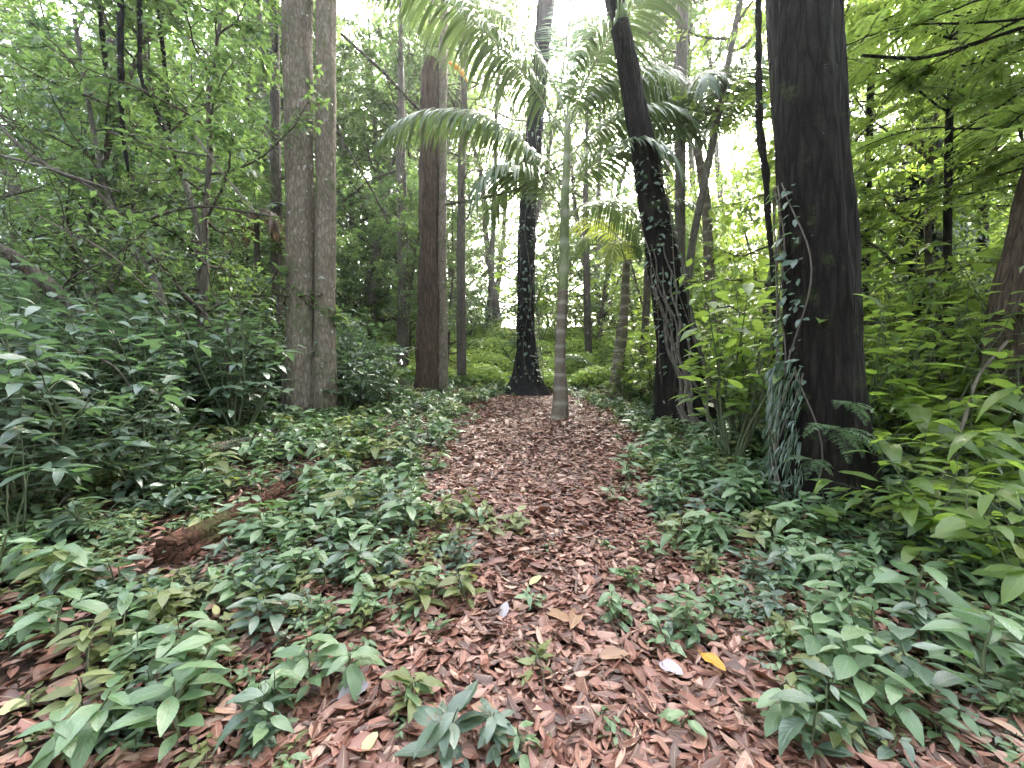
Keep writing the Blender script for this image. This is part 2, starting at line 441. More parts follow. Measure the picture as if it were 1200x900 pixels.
# ------------------------------------------------------------------ leaf litter (nobody could count it)
rs = np.random.default_rng(3)
def scatter_ground(n, f):
    """n accepted (x, y) with acceptance f(x, y) in 0..1, denser near the camera"""
    out = []
    while sum(map(len, out)) < n:
        y = 14.5 * rs.random(n) ** 1.35 + .45; x = rs.uniform(-1, 1, n) * (2.6 + .75 * y)
        k = rs.random(n) < f(x, y); out.append(np.stack([x[k], y[k]], 1))
    return np.concatenate(out)[:n]
def litter_f(x, y):
    u = np.abs(x - xc(y)) - 1.15 - .5 * np.clip((y - 3.6) / 2, 0, 1) * np.clip((11.5 - y) / 3.5, -1.1, 1)
    return np.clip(.95 - .7 * np.clip(u / .5, 0, 1), 0, 1) * np.where(y > 13, .4, 1)
lit = MB()
N = 100000
xy = scatter_ground(N, litter_f)
ang = rs.uniform(0, 2 * PI, N); el = rs.normal(0, .15, N)
D = np.stack([np.cos(ang) * np.cos(el), np.sin(ang) * np.cos(el), np.sin(el)], 1)
Nn = nrm(np.stack([rs.normal(0, .3, N), rs.normal(0, .3, N), np.where(rs.random(N) < .5, 1, -1) * np.ones(N)], 1))
L = np.clip(rs.gamma(5, .0148, N), .02, .145)
P = np.stack([xy[:, 0], xy[:, 1], H(xy[:, 0], xy[:, 1]) + rs.uniform(.004, .05, N)], 1)
P -= D * L[:, None] * .5
tone = np.clip(rs.beta(1.15, 1.35, N) + (rs.random(N) < .05) * .35, 0, 1)
near = xy[:, 1] < 4.5
for kd, frac in (('ellip', .5), ('lance', .5)):
    pass
pick = rs.random(N) < .5
for msk, tp in ((near & pick, 'ellip'), (near & ~pick, 'lance'), (~near, 'mid')):
    leaves(lit, tp, P[msk], D[msk], Nn[msk], L[msk], L[msk] * np.clip(rs.gamma(8, .044, msk.sum()), .15, .75), rs, fold=.45, droop=.12, tone=tone[msk], wave=.03)
# thin sticks in the litter
for _ in range(700):
    a = scatter_ground(1, litter_f)[0]; t = rs.uniform(0, PI); l = rs.uniform(.08, .35)
    p0 = np.array([a[0], a[1], h1(*a) + .03]); dv = np.array([math.cos(t), math.sin(t), rs.normal(0, .1)])
    tube(lit, walk(rs, p0, dv, l, 4, .12), np.linspace(.004, .0015, 5) * rs.uniform(.6, 1.4), 4, 1, tone=rs.random())
tag(lit.build('leaf_litter', [M['litter'], M['twig']]), 'fallen reddish brown leaves carpeting the forest path', 'leaf litter', kind='stuff')

# ------------------------------------------------------------------ hero trunks
def trunk_disp(seed, amp, lobes=0, flare=0., flare_h=.6, base_z=0., vs=.35):
    def f(pts, a, rad):
        out = np.zeros((len(pts), len(a)))
        for i, p in enumerate(pts):
            hh = max(0., p[2] - base_z)
            fl = flare * math.exp(-hh / flare_h)
            for j, t in enumerate(a):
                c, s = math.cos(t), math.sin(t)
                nz = mnoise.noise(Vector((c * 2.4 + seed, s * 2.4, p[2] * vs * 2))) + .5 * mnoise.noise(Vector((c * 6 + seed, s * 6, p[2] * vs * 4))) + .6 * abs(mnoise.noise(Vector((c * 9 + seed, s * 9, p[2] * vs * 3.5)))) + .4 * mnoise.noise(Vector((c * 22 + seed, s * 22, p[2] * vs * 12)))
                out[i, j] = rad[i] * amp * nz
                if fl > .002:
                    lb = .45 + .55 * max(0., math.cos(lobes * t + seed + .8 * math.sin(2 * t + seed))) ** 1.5 if lobes else 1
                    out[i, j] += fl * lb * rad[i]
        return out
    return f

def hero(wp, sides=40, ring=.1, top=None):
    """trunk control points from (px, py, width_px, depth): centre points and radii"""
    c = []
    for px, py, wd, d in wp:
        p = W(px, py, d); c.append([*p, .5 * wd * d / F])
    if top is not None: c.append(top)
    c = np.array(c); ln = np.linalg.norm(np.diff(c[:, :3], axis=0), axis=1).sum()
    s = np.concatenate([c[i] + (c[i + 1] - c[i]) * np.linspace(0, 1, 40, endpoint=False)[:, None] for i in range(len(c) - 1)] + [c[-1:]]); t = np.concatenate([[0], np.cumsum(np.linalg.norm(np.diff(s[:, :3], axis=0), axis=1))])
    u = np.linspace(0, t[-1], max(8, int(ln / ring))); s = np.stack([np.interp(u, t, s[:, k]) for k in range(4)], 1)
    m = max(1, min(int(.35 / ring), len(s) // 4)); kk = np.hanning(2 * m + 3)[1:-1]; kk /= kk.sum(); q = s.copy()
    for k in range(4): q[:, k] = np.convolve(np.concatenate([2 * s[0, k] - s[m:0:-1, k], s[:, k], 2 * s[-1, k] - s[-2:-m - 2:-1, k]]), kk, 'valid')
    s = q; s[:, 3] = np.maximum(s[:, 3], .002)
    return s[:, :3], s[:, 3]

def crown_on(rs, wood, leaf, pts, rads, t0, nlimb, length, ntwig, nleaf, lsize, tpl='low', elev=(.1, .8), grav=.02, limb_r=.35, twl=.3, flat=.35, wratio=.45, azr=None):
    n = len(pts)
    Ps, Ds, Ns, Ls = [], [], [], []
    for i in range(nlimb):
        u = t0 + (1 - t0) * (i + rs.random()) / nlimb
        k = min(n - 1, int(u * (n - 1)))
        az = (i * 2.39996 + rs.normal(0, .4)) if azr is None else rs.uniform(*azr); el = rs.uniform(*elev)
        taper = 1 - .55 * (u - t0) / max(1e-3, 1 - t0)
        l = length * taper * rs.uniform(.55, 1.15)
        d = (math.cos(az) * math.cos(el), math.sin(az) * math.cos(el), math.sin(el))
        lp = walk(rs, pts[k], d, l, 9, .14, grav)
        r0 = min(rads[k] * .6, limb_r * .06 * l)
        tube(wood, lp, np.linspace(r0, r0 * .22, 10), 6, tone=rs.random(), cap=False)
        for j in range(ntwig):
            f = rs.uniform(.22, 1); q = lp[min(9, int(f * 9.99))]
            dd = nrm(lp[min(9, int(f * 9) + 1)] - lp[max(0, int(f * 9) - 1)])
            td = nrm(dd * .6 + rs.normal(0, .7, 3) * np.array([1, 1, .55]))
            tl = twl * length * rs.uniform(.5, 1.2) * (1.1 - .5 * f)
            tp = walk(rs, q, td, tl, 5, .22, -.03)
            tube(wood, tp, np.linspace(r0 * .22, r0 * .08, 6) + .002, 4, tone=rs.random(), cap=False)
            m = max(2, int(nleaf * rs.uniform(.5, 1.4)))
            tt = rs.uniform(.1, 1, m); idx = np.clip((tt * 5).astype(int), 0, 4); fr = tt * 5 - idx
            base = tp[idx] * (1 - fr[:, None]) + tp[idx + 1] * fr[:, None]
            Ps.append(base + rs.normal(0, .18 * tl, (m, 3)) * .5)
            Ds.append(nrm(td[None] * .5 + rs.normal(0, .75, (m, 3)) * np.array([1, 1, .5]) + np.array([0, 0, -.25])))
            Ns.append(nrm(np.array([0, 0, 1.]) + rs.normal(0, flat, (m, 3))))
            Ls.append(rs.uniform(.6, 1.25, m) * lsize)
    Ps, Ds, Ns, Ls = map(np.concatenate, (Ps, Ds, Ns, Ls))
    leaves(leaf, tpl, Ps, Ds, Ns, Ls, Ls * wratio * rs.uniform(.8, 1.2, len(Ls)), rs, fold=.3, droop=.2)

def hero_tree(name, stems, mat, disp, label, cat, seed, crown=None, leafm='canopy', sides=40, base=None, roots=0):
    rs = np.random.default_rng(seed)
    root = empty(name, base)
    off = np.array(base)
    tw = MB(); wd = MB(); lf = MB()
    for pts, rad in stems:
        tube(tw, pts - off, rad, sides, disp=disp, cap=True)
        if crown:
            crown_on(rs, tw, lf, pts - off, rad, **crown)
    for i in range(roots):
        p0, r0 = stems[i % len(stems)][0][0], stems[i % len(stems)][1][0]; a = i * 2 * PI / roots + rs.uniform(-.4, .4); l = min(r0, .6) * rs.uniform(.8, 1.7)
        t = np.linspace(0, 1, 16); aa = a + rs.normal(0, .5) * t; rr = r0 * .45 + l * t
        q = np.stack([p0[0] + np.cos(aa) * rr, p0[1] + np.sin(aa) * rr, np.zeros(16)], 1); rw = min(r0, .5) * rs.uniform(.2, .34) * (1 - .85 * t)
        q[:, 2] = H(q[:, 0], q[:, 1]) + min(r0, .5) * .6 * (1 - t) ** 2.5 + rw * .35 - .06 * t
        tube(tw, q - off, rw, 12, disp=trunk_disp(seed + i, .2, vs=2))
    tw.build('trunk', mat, root)
    if crown:
        lf.build('crown', M[leafm], root)
    return tag(root, label, cat)

def top_at(p, dx, dy, z, r): return [p[0] + dx, p[1] + dy, z, r]

# twin-trunk grey tree, left of the path
g0 = G(366, 506)
cr = dict(t0=.72, nlimb=13, length=3.4, ntwig=9, nleaf=16, lsize=.2, elev=(.3, 1.0))
sA = hero([(352, 520, 41.4, 7), (352, 490, 33.8, 7), (353, 380, 31.0, 7), (351, 200, 30.1, 7), (348, 0, 32.0, 7)], top=[-3.6, 7.2, 16, .12])
sB = hero([(380, 520, 32.0, 6.95), (380, 480, 26.3, 6.95), (381, 380, 22.6, 7), (382, 200, 21.6, 7), (382, 0, 21.6, 7)], top=[-2.8, 7.3, 15, .09])
hero_tree('tree', [sA, sB], M['bark_grey'], trunk_disp(3, .10, 3, .22, .35, .9), 'grey tree with two fused trunks and pale lichen spots, left of the path', 'tree', 11, cr, base=(-3.45, 7, .9), roots=5)
LM['twin-trunk grey tree'] = (-3.45, 7)

# brown trunk further along on the left
sA = hero([(503, 470, 32.0, 11), (504, 440, 27.2, 11), (504, 330, 24.0, 11), (503, 200, 22.4, 11), (505, 80, 20.8, 11)], top=[-2.15, 11, 10.3, .22])
sB = hero([(517, 485, 17, 10.9), (518, 460, 13, 10.9), (519, 420, 12, 10.9), (518, 300, 10, 10.9), (519, 200, 9, 10.9), (519, 70, 10, 10.9), (521, 0, 9, 10.9)], top=[-1.7, 11.2, 15, .05])
hero_tree('tree', [sA], M['bark_brown'], trunk_disp(8, .24, 4, .25, .4, 1.3), 'reddish brown broken trunk with a jagged top below the upper palm frond', 'dead tree', 12, None, base=(-2.27, 11, 1.3))
hero_tree('tree', [sB], M['bark_grey'], trunk_disp(9, .1), 'slim grey trunk growing against the reddish brown broken trunk', 'tree', 13, dict(t0=.72, nlimb=9, length=2.6, ntwig=8, nleaf=14, lsize=.16), sides=16, base=(-1.9, 10.9, 1.4))
LM['broken brown trunk'] = (-2.25, 11)

# black trunk at the end of the path
sA = hero([(617, 474, 62.4, 12.4), (617, 458, 43.7, 12.4), (617, 447, 31.2, 12.4), (617, 430, 25.0, 12.4), (617, 400, 21.8, 12.4), (616, 330, 19.5, 12.4), (619, 240, 19.5, 12.4), (629, 120, 19.5, 12.4), (640, 0, 18.7, 12.4)], top=[2.2, 12.6, 19, .1])
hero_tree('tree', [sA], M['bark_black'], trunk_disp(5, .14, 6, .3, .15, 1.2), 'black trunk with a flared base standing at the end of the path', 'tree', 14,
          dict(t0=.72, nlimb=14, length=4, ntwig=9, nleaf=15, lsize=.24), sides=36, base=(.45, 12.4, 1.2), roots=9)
LM['black trunk'] = (.45, 12.4)

# leaning dark tree with roots, right of the path
sA = hero([(808, 505, 64, 7.1), (803, 470, 47.0, 7.1), (793, 400, 38, 7.1), (775, 300, 34.0, 7.1), (757, 190, 27.6, 7.1), (742, 110, 23.9, 7.1), (731, 50, 22.1, 7.1), (720, 0, 20.2, 7.1)], top=[.6, 7.4, 17, .1])
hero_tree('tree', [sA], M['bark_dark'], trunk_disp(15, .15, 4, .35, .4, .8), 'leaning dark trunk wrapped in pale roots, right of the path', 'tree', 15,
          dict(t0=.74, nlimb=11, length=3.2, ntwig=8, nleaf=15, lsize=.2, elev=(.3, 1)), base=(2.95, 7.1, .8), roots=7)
LM['leaning dark trunk'] = (2.95, 7.1)

# big dark tree, right foreground
sA = hero([(972, 625, 111.6, 3.8), (970, 590, 97.2, 3.8), (965, 540, 82.8, 3.8), (962, 480, 75.6, 3.8), (962, 400, 71.1, 3.8), (960, 300, 69.3, 3.8), (952, 200, 68.4, 3.8), (944, 80, 69.3, 3.8), (940, 0, 70.2, 3.8)], ring=.045, top=[2.3, 4.0, 17, .18])
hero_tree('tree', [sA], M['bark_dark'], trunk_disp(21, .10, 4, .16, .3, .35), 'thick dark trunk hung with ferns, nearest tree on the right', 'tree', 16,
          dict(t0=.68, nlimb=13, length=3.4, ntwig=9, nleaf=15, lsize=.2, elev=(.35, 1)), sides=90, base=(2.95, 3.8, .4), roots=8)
LM['thick dark trunk'] = (2.95, 3.8)

# brown trunk at the right edge
sA = hero([(1203, 560, 90, 4.6), (1205, 450, 76, 4.6), (1214, 350, 66, 4.6), (1245, 200, 60, 4.6)], top=[8.2, 4.8, 12, .15])
hero_tree('tree', [sA], M['bark_brown'], trunk_disp(27, .12), 'brown trunk half cut off by the right edge of the photo', 'tree', 17,
          dict(t0=.55, nlimb=11, length=3.0, ntwig=8, nleaf=15, lsize=.17), leafm='bright', base=(5.83, 4.6, .6))
LM['right-edge brown trunk'] = (5.83, 4.6)

# thin trunks with hand-set courses
def thin(name, wp, mat, label, cat, seed, leafy=None, leafm='under', sides=10, amp=.12, top=None):
    rs = np.random.default_rng(seed)
    pts, rad = hero(wp, ring=.12, top=top)
    base = pts[0].copy(); root = empty(name, base); tw = MB(); lf = MB()
    tube(tw, pts - base, rad, sides, disp=trunk_disp(seed, amp), cap=True)
    if leafy: crown_on(rs, tw, lf, pts - base, rad, **leafy)
    tw.build('trunk' if cat == 'tree' else 'stem', mat, root)
    if leafy: lf.build('crown' if cat == 'tree' else 'foliage', M[leafm], root)
    return tag(root, label, cat)
sp = dict(t0=.3, nlimb=14, length=1.6, ntwig=7, nleaf=10, lsize=.12)
thin('tree', [(212, 470, 9, 6.2), (205, 400, 8, 6.2), (185, 335, 7, 6.2), (150, 275, 6, 6.3), (120, 215, 5, 6.4)], M['palewood'], 'thin pale trunk leaning left behind the leafy shrubs', 'tree', 31, sp, 'dull', top=[-7.2, 6.6, 7.5, .03])
thin('tree', [(239, 470, 8, 6.8), (238, 400, 7, 6.8), (233, 320, 6.5, 6.8), (232, 260, 6, 6.8), (205, 180, 5.5, 6.8), (175, 100, 5, 6.9), (160, 0, 4.5, 7)], M['palewood'], 'thin pale crooked trunk left of the twin-trunk tree', 'tree', 32, dict(sp, t0=.55), 'under', top=[-6.9, 7.2, 9.5, .03])
thin('tree', [(541, 440, 11, 13), (540, 300, 10, 13), (541, 200, 9, 13), (545, 60, 8, 13)], M['bark_bg'], 'slim dark trunk between the brown trunk and the black trunk', 'tree', 33, dict(sp, t0=.35, length=2, nlimb=16), 'canopy', top=[-1.4, 13, 15, .04])
thin('tree', [(795, 470, 12, 9.6), (797, 300, 11, 9.6), (797, 160, 12, 9.6), (800, 0, 13, 9.6)], M['palewood'], 'straight pale trunk rising behind the leaning dark trunk', 'tree', 34, dict(sp, t0=.7, length=2.6), 'canopy', top=[4.4, 9.6, 15, .05])
thin('tree', [(806, 330, 9, 7.6), (812, 280, 8, 7.6), (828, 200, 8, 7.6), (850, 90, 7, 7.6), (868, 0, 6, 7.6)], M['palewood'], 'thin pale stem slanting right from behind the leaning dark trunk', 'tree', 35, dict(sp, t0=.6), 'bright', top=[5.2, 7.6, 10.5, .03])
thin('tree', [(752, 440, 9, 11), (757, 370, 9, 11), (760, 300, 8, 11), (770, 200, 7, 11)], M['palewood'], 'thin pale trunk left of the leaning dark trunk', 'tree', 36, dict(sp, t0=.5, length=2), 'canopy', top=[4.6, 11, 11, .03])
thin('tree', [(690, 420, 9, 17), (688, 350, 8, 17), (686, 250, 7, 17)], M['bark_bg'], 'thin straight trunk standing in the bright clearing', 'tree', 37, dict(sp, t0=.4, length=2.6), 'canopy', top=[3.2, 17, 14, .05])
thin('tree', [(470, 460, 16, 14), (474, 330, 13, 14), (470, 200, 12, 14)], M['bark_bg'], 'dark slim trunk left of the broken brown trunk', 'tree', 38, dict(sp, t0=.35, length=2.6), 'under', top=[-3.9, 14, 15, .05])
thin('tree', [(326, 470, 16, 9), (325, 330, 12, 9), (323, 180, 11, 9), (322, 30, 10, 9)], M['bark_bg'], 'dark slim trunk just behind the twin-trunk tree on its left', 'tree', 39, dict(sp, t0=.4, length=2.2), 'under', top=[-5.3, 9, 13, .05])

print('heroes done')
# ------------------------------------------------------------------ generated trees and shrubs
def gen_tree(name, seed, h, r, t0, spread, nlimb, ntwig, nleaf, lsize, bark, leafm, **kw):
    rs = np.random.default_rng(seed)
    root = empty(name); tw = MB(); lf = MB()
    pts = walk(rs, (0, 0, -.3), (rs.normal(0, .05), rs.normal(0, .05), 1), h, 22, .05, .01)
    rad = np.linspace(r, r * .2, 23); rad[0] *= 1.5
    tube(tw, pts, rad, 12, disp=trunk_disp(seed, .12))
    crown_on(rs, tw, lf, pts, rad, t0, nlimb, spread, ntwig, nleaf, lsize, **kw)
    k = [tw.build('trunk', bark, root), lf.build('crown', leafm, root)]
    return Proto(root, k)

def gen_shrub(name, seed, h, nstem, nleaf, lsize, leafm, tpl='mid', spread=.5, wr=.45, droop=.3, single=False, lower=.25):
    """several stems, leaves on side twigs; leaves mostly face the light above"""
    rs = np.random.default_rng(seed); tw = MB(); lf = tw if single else MB()
    P, D, Nn, L = [], [], [], []
    for s in range(nstem):
        az = s * 2.4 + rs.normal(0, .4); sp_ = spread * rs.uniform(.3, 1)
        hh = h * rs.uniform(.7, 1.05)
        st = walk(rs, (rs.normal(0, .03), rs.normal(0, .03), -.05), (math.cos(az) * sp_, math.sin(az) * sp_, 1), hh, 10, .1, .02)
        tube(tw, st, np.linspace(.006 + .006 * h, .002, 11), 5, tone=rs.random(), cap=False)
        m = int(nleaf / nstem)
        for q in range(m):
            t = lower + (1 - lower) * (q + rs.random()) / m
            i = min(9, int(t * 10)); f = t * 10 - i
            p = st[i] * (1 - f) + st[i + 1] * f
            a = q * 2.4 + rs.normal(0, .35); e = rs.uniform(-.15, .6)
            d = np.array([math.cos(a) * math.cos(e), math.sin(a) * math.cos(e), math.sin(e)])
            pl = lsize * rs.uniform(.3, 2.2) * (1.15 - .8 * t) * (1 if h > .6 else .25)
            if pl > .05: tube(tw, np.array([p, p + d * pl * .5 + [0, 0, .01], p + d * pl]), [.003, .0025, .002], 4, tone=rs.random(), cap=False)
            p2 = p + d * pl
            nn = 1 if pl < lsize * .8 else 3
            for z in range(nn):
                b = a + (z - (nn - 1) / 2) * .9 + rs.normal(0, .1)
                e2 = rs.normal(.12, .22)
                P.append(p2); D.append((math.cos(b) * math.cos(e2), math.sin(b) * math.cos(e2), math.sin(e2)))
                Nn.append((rs.normal(0, .25), rs.normal(0, .25), 1)); L.append(lsize * rs.uniform(.55, 1.25))
    P, D, Nn, L = map(np.array, (P, D, Nn, L))
    leaves(lf, tpl, P, D, Nn, L, L * wr * rs.uniform(.85, 1.15, len(L)), rs, mat=1 if single else 0, fold=.25, droop=droop, wave=.05)
    if single:
        return Proto(tw.build(name, [M['stem'], leafm])), tw
    root = empty(name)
    return Proto(root, [tw.build('stem', M['stem'], root), lf.build('foliage', leafm, root)])

rp = np.random.default_rng(77)
# far tall trees
tall = [gen_tree('tree', 100 + i, 17 + i, .2 + .03 * i, .1, 4.4, 32, 10, 18, .26, M['bark_bg'], M['canopy'], elev=(-.1, .7)) for i in range(4)]
# understorey trees
mid = [gen_tree('tree', 120 + i, 7.5 + .6 * i, .06, .1, 2.3, 32, 11, 19, .12, M['bark_bg'], M['under'], elev=(-.1, .6)) for i in range(3)]
midb = [gen_tree('tree', 130 + i, 7.0 + .6 * i, .055, .1, 2.2, 30, 10, 17, .14, M['bark_bg'], M['bright'], elev=(-.1, .6)) for i in range(2)]

def blocked(x, y):
    u = x - float(xc(y))
    return abs(u) < 1.9 and y < 15

spots = []
for k in range(4000):
    if len(spots) >= 64: break
    y = rp.uniform(15, 34); x = rp.uniform(-1.25, 1.25) * y
    if -.2 < x / y < .3 and y < 26: continue
    if 2.0 < x - .33 * (y - 7.5) < 15 and y < 30: continue
    if all(math.hypot(x - a, y - b) > 2.7 for a, b in spots): spots.append((x, y))
for i, (x, y) in enumerate(spots):
    tall[i % 4].put((x, y, h1(x, y) - .1), rp.uniform(0, 6.28), rp.uniform(.8, 1.15), look='tall leafy forest tree', cat='tree', group='tall trees of the forest behind')
bare = [gen_tree('tree', 110 + i, 19 + i, .16, .55, 4.4, 26, 10, 17, .25, M['bark_bg'], M['canopy'], elev=(-.1, .6)) for i in range(2)]
for i, (x, y) in enumerate([(4.2, 19.5), (-4.6, 20), (-7.2, 19), (-3.4, 24), (-6.4, 24.5), (-1.4, 23), (10.2, 25.5), (5.0, 22.8), (9.4, 20.2), (12.4, 23.5), (12.0, 18.6), (.6, 25.5), (-.8, 24), (10.5, 23)]):
    bare[i % 2].put((x, y, h1(x, y) - .1), i * 1.3, .95 + .03 * i, look='tall bare-stemmed tree', cat='tree', group='tall trees of the forest behind')
rb = np.random.default_rng(404); back = []
for k in range(3000):
    if len(back) >= 26: break
    y = rb.uniform(-18, 3); x = rb.uniform(-16, 16)
    if math.hypot(x, y) < 5.5 or y > -1.5 and abs(x) < 6.5: continue
    if all(math.hypot(x - a, y - b) > 3.2 for a, b in back): back.append((x, y))
for i, (x, y) in enumerate(back):
    tall[i % 4].put((x, y, h1(x, y) - .1), rb.uniform(0, 6.28), rb.uniform(.8, 1.05), look='tall leafy forest tree', cat='tree', group='tall trees of the forest around the path')
spots2 = []
for k in range(6000):
    if len(spots2) >= 84: break
    y = rp.uniform(4.6, 20); x = rp.uniform(-1.4, 1.4) * y; q = x / y
    if y < 6.2 and not q > .95: continue
    if y < 9.5 and -.78 < q < 0 or y < 13 and -.45 < q < 0: continue
    if q < -.3 and q > -.62 and y < 8.2 or -.3 < q < .62 and y < 14.2 or .03 < q < .25 and y < 18: continue
    if all(math.hypot(x - a, y - b) > 1.45 for a, b in spots2): spots2.append((x, y))
for k in range(3000):
    if len(spots2) >= 84 + 20: break
    y = rp.uniform(26, 31); x = rp.uniform(-.38, .38) * y
    if all(math.hypot(x - a, y - b) > 1.5 for a, b in spots2): spots2.append((x, y))
for i, (x, y) in enumerate(spots2):
    pr = midb[i % 2] if (x > 2 and rp.random() < .75) else mid[i % 3]
    pr.put((x, y, h1(x, y)), rp.uniform(0, 6.28), rp.uniform(.75, 1.2), look='slender light green tree' if pr in midb else 'slender dark green tree', cat='tree', group='slender understorey trees')

# feathery tree upper right: drooping sprays of small paired leaflets
def feather_tree(seed, wp, top, label, az=None, n=32):
    rs = np.random.default_rng(seed); pts, rad = hero(wp, ring=.15, top=top)
    base = pts[0].copy(); root = empty('tree', base); tw = MB(); lf = MB()
    pts = pts - base; tube(tw, pts, rad, 10, disp=trunk_disp(seed, .1))
    Ps, Ds, Ns, Ls = [], [], [], []
    for i in range(n):
        u = rs.uniform(.38, 1); k = int(u * (len(pts) - 1)); a = rs.uniform(0, 2 * PI) if az is None else rs.normal(*az)
        lp = walk(rs, pts[k], (math.cos(a), math.sin(a), rs.uniform(-.1, .5)), rs.uniform(1.2, 2.9), 10, .1, -.035)
        tube(tw, lp, np.linspace(.016, .004, 11), 5, cap=False, tone=rs.random())
        for j in range(14):
            q = lp[rs.integers(2, 11)]; a2 = a + rs.choice([-1, 1]) * rs.uniform(.3, 1.3)
            sp_ = walk(rs, q, (math.cos(a2), math.sin(a2), rs.uniform(-.15, .25)), rs.uniform(.45, .85), 14, .04, -.035)
            tube(tw, sp_[::2], .003, 4, cap=False, tone=1)
            T, Xf, Yf = frames(sp_); side = nrm(np.cross(T, UP))
            for sgn in (-1, 1):
                Ps.append(sp_[1:]); Ds.append(side[1:] * sgn + T[1:] * .55 + [0, 0, -.18]); Ns.append(np.tile(UP, (14, 1)) + rs.normal(0, .2, (14, 3)))
                Ls.append(np.full(14, .115) * np.linspace(1.1, .7, 14) * rs.uniform(.8, 1.2))
    Ps, Ds, Ns, Ls = map(np.concatenate, (Ps, Ds, Ns, Ls))
    leaves(lf, 'low', Ps, Ds, Ns, Ls, Ls * .36, rs, fold=.2, droop=.15)
    tw.build('trunk', M['bark_dark'], root); lf.build('crown', M['feather'], root)
    tag(root, label, 'tree')
feather_tree(201, [(1112, 420, 9, 6), (1110, 300, 8, 6), (1112, 150, 7, 6), (1118, 40, 6, 6)], [6.8, 6, 8.8, .02], 'feathery light green tree with a thin dark stem, upper right')
feather_tree(202, [(1012, 400, 9, 8), (1016, 250, 8, 8), (1020, 100, 7, 8)], [7.4, 8, 10.5, .03], 'feathery light green tree right behind the thick dark trunk')
feather_tree(203, [(1290, 400, 11, 4.6), (1270, 200, 9, 4.6), (1240, 60, 8, 4.6)], [6.0, 4.6, 6.6, .03], 'feathery light green tree overhanging the right edge')
feather_tree(204, [(1150, 420, 12, 9.5), (1152, 250, 9, 9.5), (1158, 60, 8, 9.5)], [11.6, 9.5, 12, .03], 'tall feathery tree behind the vine-covered stump, upper right')

# ------------------------------------------------------------------ palms
def leaflet_strips(mb, B, D, Ln, Wd, hang, rs, n=5):
    """B base points, D start directions; each strip bends down by its own hang"""
    m = len(B); t = np.linspace(0, 1, n)
    D = nrm(D); p = B.copy(); d = D.copy(); pts = [p.copy()]; dirs = [d.copy()]
    for i in range(1, n):
        d = nrm(d + np.array([0, 0, -1.]) * (hang * rs.uniform(.7, 1.3, m))[:, None] / (n - 1) * 1.6)
        p = p + d * (Ln / (n - 1))[:, None]; pts.append(p.copy()); dirs.append(d.copy())
    wprof = np.array([.35, 1, .95, .6, .05]) if n == 5 else np.interp(t, [0, .25, .6, 1], [.4, 1, .85, .05])
    tang = nrm(np.cross(D, np.cross(UP, D)) * .0 + np.roll(B, -1, 0) - B + 1e-6)
    Vs = []
    for i in range(n):
        sx = nrm(np.cross(dirs[i], np.cross(tang, dirs[i])))
        Vs.append(pts[i] - sx * (Wd * wprof[i] * .5)[:, None]); Vs.append(pts[i] + sx * (Wd * wprof[i] * .5)[:, None])
    V = np.stack(Vs, 1)
    Fc = np.array([(2 * i, 2 * i + 1, 2 * i + 3, 2 * i + 2) for i in range(n - 1)])
    Fc = (Fc[None] + (np.arange(m) * 2 * n)[:, None, None]).reshape(-1, 4)
    C = np.zeros((m, 2 * n, 4)); C[..., 0] = rs.random(m)[:, None]; C[..., 2] = np.repeat(t, 2)[None]; C[..., 1] = .5; C[..., 3] = 1
    mb.add(V.reshape(-1, 3), Fc, 0, C.reshape(-1, 4))

def frond(root, base, az, el, L, droop, rs, nl=46, ll=.6, hang=.7, lw=.035, leafm='palm', pet=.16, r=.022, label=None, side_up=.25):
    n = 26; e = el; p = np.array(base, float); pts = [p.copy()]; a = az
    for i in range(n):
        t = i / n
        p = p + np.array([math.cos(a) * math.cos(e), math.sin(a) * math.cos(e), math.sin(e)]) * L / n
        e -= droop / n * (.5 + 1.1 * t); a += rs.normal(0, .008); pts.append(p.copy())
    pts = np.array(pts); rb = MB(); tube(rb, pts, np.linspace(r, r * .2, n + 1), 6, tone=rs.random(), cap=False)
    ro = rb.build('frond', M['rachis'], root)
    lf = MB(); T, _, _ = frames(pts)
    side = nrm(np.cross(T, UP)); upv = np.cross(side, T)
    tt = np.linspace(pet, .995, nl); idx = np.clip((tt * n).astype(int), 0, n - 1); f = (tt * n - idx)[:, None]
    B = pts[idx] * (1 - f) + pts[idx + 1] * f
    prof = np.interp(tt, [pet, .35, .6, .85, 1], [.55, 1, 1, .7, .35])
    for sgn in (-1, 1):
        fw = .55 + .6 * tt[:, None]
        D = side[idx] * sgn + T[idx] * fw + upv[idx] * side_up + rs.normal(0, .05, (nl, 3))
        leaflet_strips(lf, B, D, ll * prof * rs.uniform(.9, 1.1, nl), lw * np.interp(tt, [pet, .4, 1], [.8, 1, .6]), np.full(nl, hang), rs)
    lf.build('leaflets', M[leafm], ro)
    return ro

